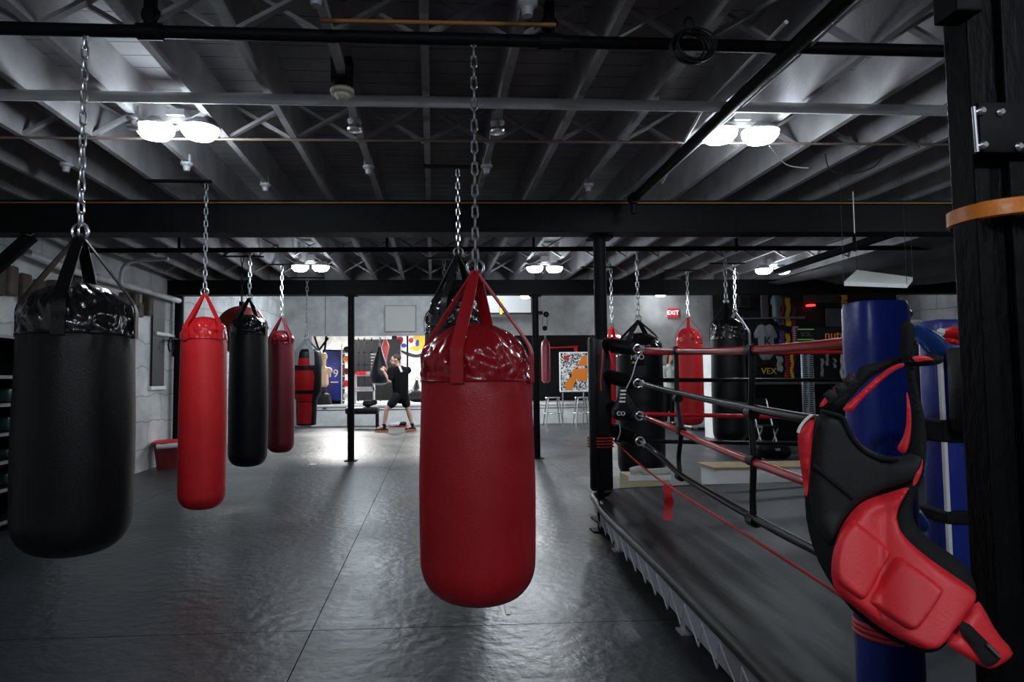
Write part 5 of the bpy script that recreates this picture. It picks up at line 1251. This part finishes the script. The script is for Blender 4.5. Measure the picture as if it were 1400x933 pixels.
# framed print on easel (generic pattern) and stools
def art_mat():
    m = bpy.data.materials.new('scribble print'); m.use_nodes = True; N = m.node_tree.nodes; L = m.node_tree.links; b = N['Principled BSDF']; b.inputs['Roughness'].default_value = 0.4
    tc = N.new('ShaderNodeTexCoord'); v = N.new('ShaderNodeTexNoise'); v.inputs['Scale'].default_value = 11; v.inputs['Detail'].default_value = 3; v.inputs['Distortion'].default_value = 2.5; L.new(tc.outputs['Object'], v.inputs['Vector'])
    rp = N.new('ShaderNodeValToRGB'); rp.color_ramp.interpolation = 'CONSTANT'; rp.color_ramp.elements[0].color = (0.01, 0.01, 0.01, 1); rp.color_ramp.elements[1].position = 0.5; rp.color_ramp.elements[1].color = (0.8, 0.8, 0.78, 1)
    L.new(v.outputs['Fac'], rp.inputs[0]); L.new(rp.outputs[0], b.inputs['Base Color']); return m
x0, x1, z0, z1 = rb(766, 483, 804, 534, 16.5)
t = thing('framed_print', 'framed black, white and orange print propped up right of the thin column', 'picture', ((x0+x1)/2, 16.5, z0))
bm = B(); box(bm, x0, x1, 16.5, 16.53, z0, z1); link_mesh('print', bm, art_mat(), t)
bm = B()
for (a, b, c, d) in ((x0-0.02, x1+0.02, z1, z1+0.025), (x0-0.02, x1+0.02, z0-0.025, z0), (x0-0.025, x0, z0, z1), (x1, x1+0.025, z0, z1)): box(bm, a, b, 16.48, 16.54, c, d)
link_mesh('frame', bm, m_white, t)
for q in (x0+0.08, x1-0.08):
    bm = B(); tube(bm, [(q, 16.56, z1-0.3), (q, 16.75, 0)], 0.014, 8); link_mesh('easel_leg', bm, m_chain_dim, t, True)
bm = B(); box(bm, x0, x1, 16.52, 16.62, z0-0.045, z0-0.025); link_mesh('easel_ledge', bm, m_chain_dim, t)
def shp(pts, m):
    P = [PY(x, y, 16.49) for x, y in pts]; bm = B(); vf = [bm.verts.new(p) for p in P]; vb = [bm.verts.new(p+Vector((0, 0.012, 0))) for p in P]
    bm.faces.new(vf); bm.faces.new(vb[::-1])
    for i in range(len(P)): bm.faces.new((vf[i], vf[(i+1) % len(P)], vb[(i+1) % len(P)], vb[i]))
    link_mesh('printed_shape', bm, m, t)
shp([(783, 505), (803, 503), (803, 520), (793, 522), (788, 518), (782, 534), (773, 534), (773, 523), (781, 517)], m_orange); shp([(798, 486), (803, 486), (803, 500), (788, 501)], m_orange); shp([(771, 487), (781, 485), (776, 492), (771, 492)], m_redcloth)
def stool(px0, px1, ys, yf, Y, lab):
    a = PY(px0, ys, Y); b = PY(px1, ys, Y); c = (a.x+b.x)/2; w_ = (b.x-a.x)/2*0.8; h_ = 0.72
    t = thing('bar_stool', lab, 'stool', (c, Y, 0))
    bm = B(); lathe(bm, (c, Y, h_-0.03), [(w_, 0), (w_+0.01, 0.015), (w_, 0.03)], 24); link_mesh('seat', bm, m_chain_dim, t, True)
    for sx_ in (-1, 1):
        for sy_ in (-1, 1):
            bm = B(); tube(bm, [(c+sx_*w_*0.7, Y+sy_*w_*0.7, h_-0.03), (c+sx_*w_*1.15, Y+sy_*w_*1.15, 0.0)], 0.016, 8); link_mesh('leg', bm, m_chain_dim, t, True)
    bm = B(); torus(bm, (c, Y, 0.32), w_*1.25, 0.01, 'Z', 24, 6); link_mesh('footrest', bm, m_chain_dim, t, True)
stool(743, 768, 535, 577, 16.5, 'metal bar stool left of the framed print')
stool(784, 806, 536, 577, 16.45, 'metal bar stool under the framed print')

# ------------------------------------------------------------------ behind the ring
x0, x1, z0, z1 = rb(979, 639, 1150, 664, 6.9)
t = thing('storage_bench', 'long white box with a pale wooden top on the floor behind the ring', 'bench', ((x0+x1)/2, 7.0, 0))
bm = B(); box(bm, x0, x1, 6.9, 7.3, 0, z1-0.02, 0.004); link_mesh('box', bm, m_white, t)
bm = B(); box(bm, x0-0.03, x1+0.03, 6.87, 7.33, z1-0.02, z1, 0.004); link_mesh('top', bm, m_wood, t)
x0, x1, z0, z1 = rb(861, 652, 916, 668, 6.35)
t = thing('cardboard_box', 'low cream carton on the floor under the wide black bag', 'box', ((x0+x1)/2, 6.5, 0))
bm = B(); box(bm, x0, x1, 6.35, 6.7, 0, z1, 0.004); link_mesh('carton', bm, mat('cream card', (0.62, 0.52, 0.32), 0.7), t)
bm = B(); box(bm, x0-0.01, x1+0.01, 6.34, 6.36, z1-0.04, z1+0.01); link_mesh('flap', bm, m_white, t)
q = PY(862, 645, 6.4); bm = B(); tube(bm, spline([q, q+Vector((0.1, 0, 0.02)), PY(885, 646, 6.4), PY(915, 644, 6.4)], 5), [0.035]*16, 14)
tag(link_mesh('rolled_towel', bm, mat('off-white cloth', (0.6, 0.6, 0.56), 0.8), None, True, q), 'off-white rolled towel lying on the cream carton', 'towel')
# white cupboards behind the bright red bag
x0, x1, z0, z1 = rb(944, 548, 966, 592, 14.6)
t = thing('white_cabinet', 'low white cabinet behind the slim bright red bag', 'cabinet', ((x0+x1)/2, 14.8, 0))
bm = B(); box(bm, x0, x1, 14.6, 15.0, 0.06, z1, 0.004); link_mesh('body', bm, m_white, t)
bm = B(); box(bm, x0+0.02, x1-0.02, 14.58, 14.6, 0.1, z1-0.04); d_ = link_mesh('door', bm, m_white, t)
bm = B(); box(bm, x0+0.04, x0+0.06, 14.56, 14.58, z1-0.25, z1-0.12); link_mesh('handle', bm, m_ink, d_)
bm = B()
for q in (x0+0.02, x1-0.05): box(bm, q, q+0.03, 14.62, 14.98, 0, 0.06)
link_mesh('feet', bm, m_ink, t)
# light partition strip
# ------------------------------------------------------------------ shop display on the right
YS = 12.86
def panel(name, label, cat, px0, py0, px1, py1, Y, m, th=0.05, bev=0.0, parent=None):
    x0, x1, z0, z1 = rb(px0, py0, px1, py1, Y)
    bm = B(); box(bm, x0, x1, Y, Y+th, z0, z1, bev)
    o = link_mesh(name, bm, m, parent, False, None if parent else ((x0+x1)/2, Y, z0))
    if parent is None: tag(o, label, cat)
    return o
# hanging rail
bm = B(); tube(bm, [PY(1015, 436, YS-0.3), PY(1100, 434, YS-0.3)], 0.018, 10)
for px in (1016, 1099): tube(bm, [PY(px, 435, YS-0.3), PY(px, 435, YS-0.3)+Vector((0, 0.3, 0))], 0.018, 8)
tag(link_mesh('clothes_rail', bm, m_chain_dim, None, True, PY(1015, 436, YS-0.3)), 'steel clothes rail on the black shop wall', 'rail')
def shirt(px, py0, py1, wpx, m, label, Y=YS-0.3, logo=None, logom=None, lsz=0.14):
    c = PY(px, py0, Y); H = c.z-PY(px, py1, Y).z; w_ = wpx/2*Y/F
    t = thing('t_shirt', label, 'shirt', (c.x, Y, c.z-H))
    out = [(-w_*0.35, 0), (0, -0.05), (w_*0.35, 0), (w_*0.8, -0.06), (w_*1.15, -H*0.36), (w_*0.85, -H*0.42), (w_*0.72, -H*0.34), (w_*0.74, -H), (-w_*0.74, -H), (-w_*0.72, -H*0.34), (-w_*0.85, -H*0.42), (-w_*1.15, -H*0.36), (-w_*0.8, -0.06)]
    bm = B(); puff(bm, out, lambda x, z: Vector((c.x+x, Y+0.015*math.sin(x*40+z*3), c.z+z)), 0.03, 0.06, 0.045, 1, 0.8, Vector((0, -1, 0))); b_ = link_mesh('cloth', bm, m, t, True)
    bm = B(); tube(bm, [(c.x-w_*0.5, Y, c.z-0.02), (c.x, Y, c.z+0.05), (c.x+w_*0.5, Y, c.z-0.02)], 0.008, 6); tube(bm, [(c.x, Y, c.z+0.05), (c.x, Y, c.z+0.12)], 0.005, 6); link_mesh('hanger', bm, m_ink, t)
    if logo: text_obj('print', logo, lsz, logom, (c.x+0.02, Y-0.045, c.z-H*0.5), b_)
    return t
shirt(1046, 443, 492, 32, m_cloth_grey, 'grey t-shirt with a dark print on the black shop wall', logo='K', logom=m_ink, lsz=0.26)
shirt(1018, 447, 490, 26, m_cloth_char, 'charcoal t-shirt with a purple print beside the grey one', logo='K', logom=mat('purple ink', (0.15, 0.05, 0.4), 0.6), lsz=0.2)
shirt(1048, 496, 520, 24, m_cloth_blk, 'black garment with yellow lettering below the grey shirt', Y=YS-0.35, logo='VEX', logom=m_yellow, lsz=0.17)
shirt(1061, 402, 440, 16, mat('faded blue cloth', (0.16, 0.22, 0.26), 0.8), 'faded blue-grey shirt high on the shop wall', Y=YS-0.15)
shirt(1010, 500, 540, 24, m_cloth_blk, 'black hoodie with small white prints low on the shop wall', Y=YS-0.35, logo='OK', logom=m_white, lsz=0.1)
panel('wall_board', 'tall dull grey board hanging high on the shop wall', 'board', 1041, 401, 1051, 436, YS-0.02, mat('dull brown grey', (0.13, 0.12, 0.12), 0.7))
# square picture
t = thing('dark_picture', 'faint square dark picture high on the shop wall', 'picture', PY(1018, 412, YS))
panel('frame', None, None, 1010, 403, 1026, 421, YS, mat('dark frame', (0.04, 0.035, 0.045), 0.5), parent=t)
panel('image', None, None, 1013, 406, 1023, 418, YS-0.01, m_ink, parent=t)
# hanging belts
def belt(px, py0, py1, wpx, m, label, stripe=None, ns=0, Y=YS-0.12):
    a = PY(px, py0, Y); b = PY(px, py1, Y); w_ = wpx*Y/F
    t = thing('hanging_belt', label, 'belt', (a.x, Y, b.z))
    n = 10; P = [a.lerp(b, k/n)+Vector((0.012*math.sin(k*1.3+px), 0.01*math.cos(k), 0)) for k in range(n+1)]
    bm = B(); ribbon(bm, P, Vector((1, 0, 0)), [w_*(1+0.12*math.sin(k*0.9)) for k in range(n+1)], 0.02); b_ = link_mesh('band', bm, m, t)
    if ns:
        bm = B()
        for k in range(ns):
            z = a.z+(b.z-a.z)*(k+0.5)/ns; box(bm, a.x-w_*0.52, a.x+w_*0.52, Y-0.022, Y-0.008, z-(a.z-b.z)/ns*0.18, z+(a.z-b.z)/ns*0.18)
        link_mesh('stripes', bm, stripe, b_)
    bm = B(); box(bm, a.x-0.02, a.x+0.02, Y-0.01, YS+0.03, a.z-0.01, a.z+0.03); link_mesh('peg', bm, m_ink, t)
belt(1077, 407, 446, 6.5, m_yellow, 'yellow belt hanging high on the shop wall')
belt(1077, 456, 478, 5.5, m_yellow, 'short yellow belt piece just above the topmost red rope')
belt(1069.5, 406, 444, 3.5, mat('rust cloth', (0.3, 0.07, 0.03), 0.7), 'thin rust belt left of the yellow belt')
belt(1085, 415, 445, 5, mat('wine cloth', (0.20, 0.02, 0.04), 0.7), 'wine red belt right of the yellow belt')
belt(1087, 446, 472, 8, m_redcloth, 'red and white striped belt right of the short yellow piece', m_white, 9)
belt(1069, 452, 472, 6, m_bluecloth, 'blue and red striped belt left of the short yellow piece', m_redcloth, 7)
belt(1080, 484, 518, 13, m_redcloth, 'wide red belt with dark stripes below the topmost red rope', m_ink, 9)
belt(1083, 484, 519, 3, m_yellow, 'thin yellow belt lying over the wide striped red one', Y=YS-0.18)
belt(1066, 487, 508, 7, m_cloth_grey, 'grey belt left of the wide striped red one')
belt(1154, 402, 420, 7, m_orange, 'orange and yellow belt near the blue ring pad', m_yellow, 4)
belt(1156, 428, 448, 4, m_yellow, 'short yellow belt under the orange one near the blue pad', m_ink, 3)
belt(1065.5, 434, 444, 4, m_bluecloth, 'small blue belt end beside the faded shirt')
# signboard
t = thing('shop_sign', 'black sign with brown-orange letters reading nutr over the shop counter', 'sign', PY(1140, 470, YS-0.2))
panel('board', None, None, 1114, 448, 1190, 472, YS-0.2, m_ink, th=0.24, parent=t)
q = PY(1141, 458.5, YS-0.22)
text_obj('lettering', 'nutr', 0.24, mat('glowing copper letters', (0.42, 0.13, 0.03), 0.4, emit=(0.8, 0.25, 0.05), estr=0.12), q, t)  # a faint glow is put into the colour of the letters
q = PY(1164, 458, YS-0.22); bm = B(); torus(bm, q, 0.09, 0.03); link_mesh('round_logo', bm, mat('sign green', (0.05, 0.2, 0.05), 0.5), t, True)
t = thing('small_sign', 'small black sign with green lines left of the copper lettering', 'sign', PY(1102, 466, YS-0.2))
panel('board', None, None, 1090, 448, 1114, 467, YS-0.2, m_ink, th=0.24, parent=t)
for y in (450.5, 464.5): panel('green_line', None, None, 1091, y-0.6, 1113, y+0.6, YS-0.215, mat('glowing green', (0.06, 0.25, 0.04), 0.5, emit=(0.15, 0.5, 0.1), estr=0.2), th=0.02, parent=t)  # both green lines carry a faint glow mixed into their colour
text_obj('lettering', 'SOL', 0.12, mat('grey letters', (0.25, 0.22, 0.22), 0.5), PY(1102, 457.5, YS-0.22), t)
# price list
t = thing('price_board', 'tall white price list with columns of small dark print', 'sign', PY(1105, 570, 12.0))
panel('board', None, None, 1096, 476, 1115, 568, 12.0, mat('pale blue white card', (0.42, 0.50, 0.55), 0.5), parent=t)
bm = B()
for c0, c1 in ((1098.5, 1105), (1107, 1114)):
    for k in range(30):
        y = 479+k*2.95; a = PY(c0, y, 12.0); b = PY(c1-random.random()*2.5, y+1.5, 12.0); box(bm, a.x, b.x, 11.996, 12.0, b.z, a.z)
link_mesh('print_rows', bm, m_ink, t)['kind'] = 'stuff'
panel('red_display', 'tiny lit red display above the shop sign', 'display', 1107, 416, 1115, 418.5, YS-0.1, m_redled, th=0.14)
panel('pegboard', 'dull grey square panel high on the shop wall near the blue pad', 'board', 1130, 422, 1151, 447, YS-0.04, mat('dull grey panel', (0.12, 0.12, 0.125), 0.8, var=0.2))
panel('pegboard', 'long faint grey panel at the top of the shop wall', 'board', 1100, 402, 1148, 414, YS-0.03, mat('dark mottled grey', (0.05, 0.048, 0.05), 0.8, var=0.4, vscale=20))
for i, (px, py0, py1, m_, lab) in enumerate(((1124, 490, 515, m_greystrap, 'pale strap hanging right of the price list'), (1131, 480, 500, m_greystrap, 'second pale strap hanging right of the price list'), (1141, 490, 503, m_chain_dim, 'grey mesh strap hanging below the copper lettering'), (1151, 484, 518, m_white, 'white strap hanging beside the blue pad'), (1159, 492, 520, m_redcloth, 'red strap hanging closest to the blue pad'))):
    belt(px, py0, py1, 3.5 if i < 4 else 9, m_, lab)
# counter in shop
x0, x1, z0, z1 = rb(1000, 522, 1100, 600, 12.2)
t = thing('shop_counter', 'black shop counter beneath the hanging clothes', 'counter', ((x0+x1)/2, 12.3, 0))
bm = B(); box(bm, x0, x1+2.0, 12.1, 12.5, 0, z1-0.06, 0.01); link_mesh('cabinet', bm, m_cloth_blk, t)
bm = B(); box(bm, x0-0.03, x1+2.0, 12.05, 12.52, z1-0.06, z1-0.02, 0.005); link_mesh('top', bm, mat('grey top', (0.1, 0.1, 0.1), 0.4), t)
x0, x1, z0, z1 = rb(1042, 548, 1068, 628, 9.6)
t = thing('folding_chair', 'black folding chair standing behind the ring', 'chair', ((x0+x1)/2, 9.7, 0))
bm = B(); box(bm, x0, x1, 9.6, 9.95, 0.42, 0.46, 0.01); link_mesh('seat', bm, m_blk, t); bm = B(); box(bm, x0, x1, 9.95, 9.98, 0.6, 0.85, 0.01); link_mesh('backrest', bm, m_blk, t)
for q in (x0, x1-0.02):
    bm = B(); tube(bm, [(q+0.01, 9.6, 0), (q+0.01, 9.97, 0.85)], 0.012, 8); link_mesh('leg', bm, m_chain_dim, t); bm = B(); tube(bm, [(q+0.01, 9.95, 0), (q+0.01, 9.62, 0.45)], 0.012, 8); link_mesh('leg', bm, m_chain_dim, t)
q = PY(1056, 618, 9.3)
t = thing('gym_bag', 'black bag with tiny white marks on the floor behind the ring', 'bag', (q.x, 9.3, 0))
bm = B(); capsule(bm, (q.x-0.12, 9.3, 0.15), (q.x+0.15, 9.3, 0.12), 0.14, 0.12); remeshed('bag', bm, m_blk, t, 0.02, 2)
text_obj('lettering', 'UX', 0.05, m_white, (q.x, 9.14, 0.16), t)
# tilted white panel near ceiling
t = thing('acoustic_panel', 'white square panel hanging tilted above the blue ring pad', 'panel', PY(1200, 385, 4.9))
crn = [PY(1154, 391, 4.6), PY(1172, 374, 5.3), PY(1248, 384, 5.2), PY(1240, 394, 4.65)]
bm = B(); lo4 = [bm.verts.new(p) for p in crn]; hi4 = [bm.verts.new(p+Vector((0, 0, 0.03))) for p in crn]
bm.faces.new(lo4); bm.faces.new(hi4[::-1])
for i in range(4): bm.faces.new((lo4[i], lo4[(i+1) % 4], hi4[(i+1) % 4], hi4[i]))
link_mesh('panel', bm, m_white, t)
for p in crn: 
    bm = B(); tube(bm, [p+Vector((0, 0, 0.03)), Vector((p.x, p.y, ZJ-0.0))], 0.0015, 6); link_mesh('hanging_wire', bm, m_ink, t)
# ceiling duct/brace behind right
a = PZ(1062, 372, 2.5); b = PZ(1205, 324, 2.5)
bm = B(); obox(bm, a, b+(b-a)*0.1, 0.08, 0.06); tag(link_mesh('timber_brace', bm, m_cloth_char, None, False, a), 'dark sloping timber under the far right ceiling', 'brace')
# draped sheet
bm = B(); GG = {}
for i in range(25):
    for j in range(13):
        x_ = 5.0+3.6*i/24; y_ = 6.2+3.3*j/12
        z_ = 2.62-0.04*i/24+0.035*math.sin(i*0.9+j*0.3)+0.03*noise.noise(Vector((i*0.5, j*0.5, 1)))-0.06*math.sin(PI*j/12)
        GG[i, j] = bm.verts.new((x_, y_, z_))
for i in range(24):
    for j in range(12): bm.faces.new((GG[i, j], GG[i+1, j], GG[i+1, j+1], GG[i, j+1]))
bmesh.ops.solidify(bm, geom=bm.faces[:], thickness=0.006)
tag(link_mesh('ceiling_sheet', bm, mat('grey plastic sheet', (0.28, 0.28, 0.28), 0.5), None, True, (5.2, 7.8, 2.6)), 'wrinkled grey sheet stapled under the ceiling at far right', 'sheet')

# floor tape and scraps
a = PZ(688, 812, 0.0); b = PZ(695, 841, 0.0)
bm = B(); obox(bm, a+Vector((0, 0, 0.002)), b+Vector((0, 0, 0.002)), 0.02, 0.004); tag(link_mesh('floor_tape', bm, m_white, None, False, a), 'short white strip of tape on the floor below the centre red bag', 'tape')
bm = B(); a = PZ(428, 636, 0); box(bm, a.x-0.05, a.x+0.05, a.y-0.08, a.y+0.08, 0, 0.012, 0.003); tag(link_mesh('paper_scrap', bm, m_white, None, False, a), 'small pale scrap on the floor left of the thin column', 'scrap')
a = PZ(790, 727, 0.0)
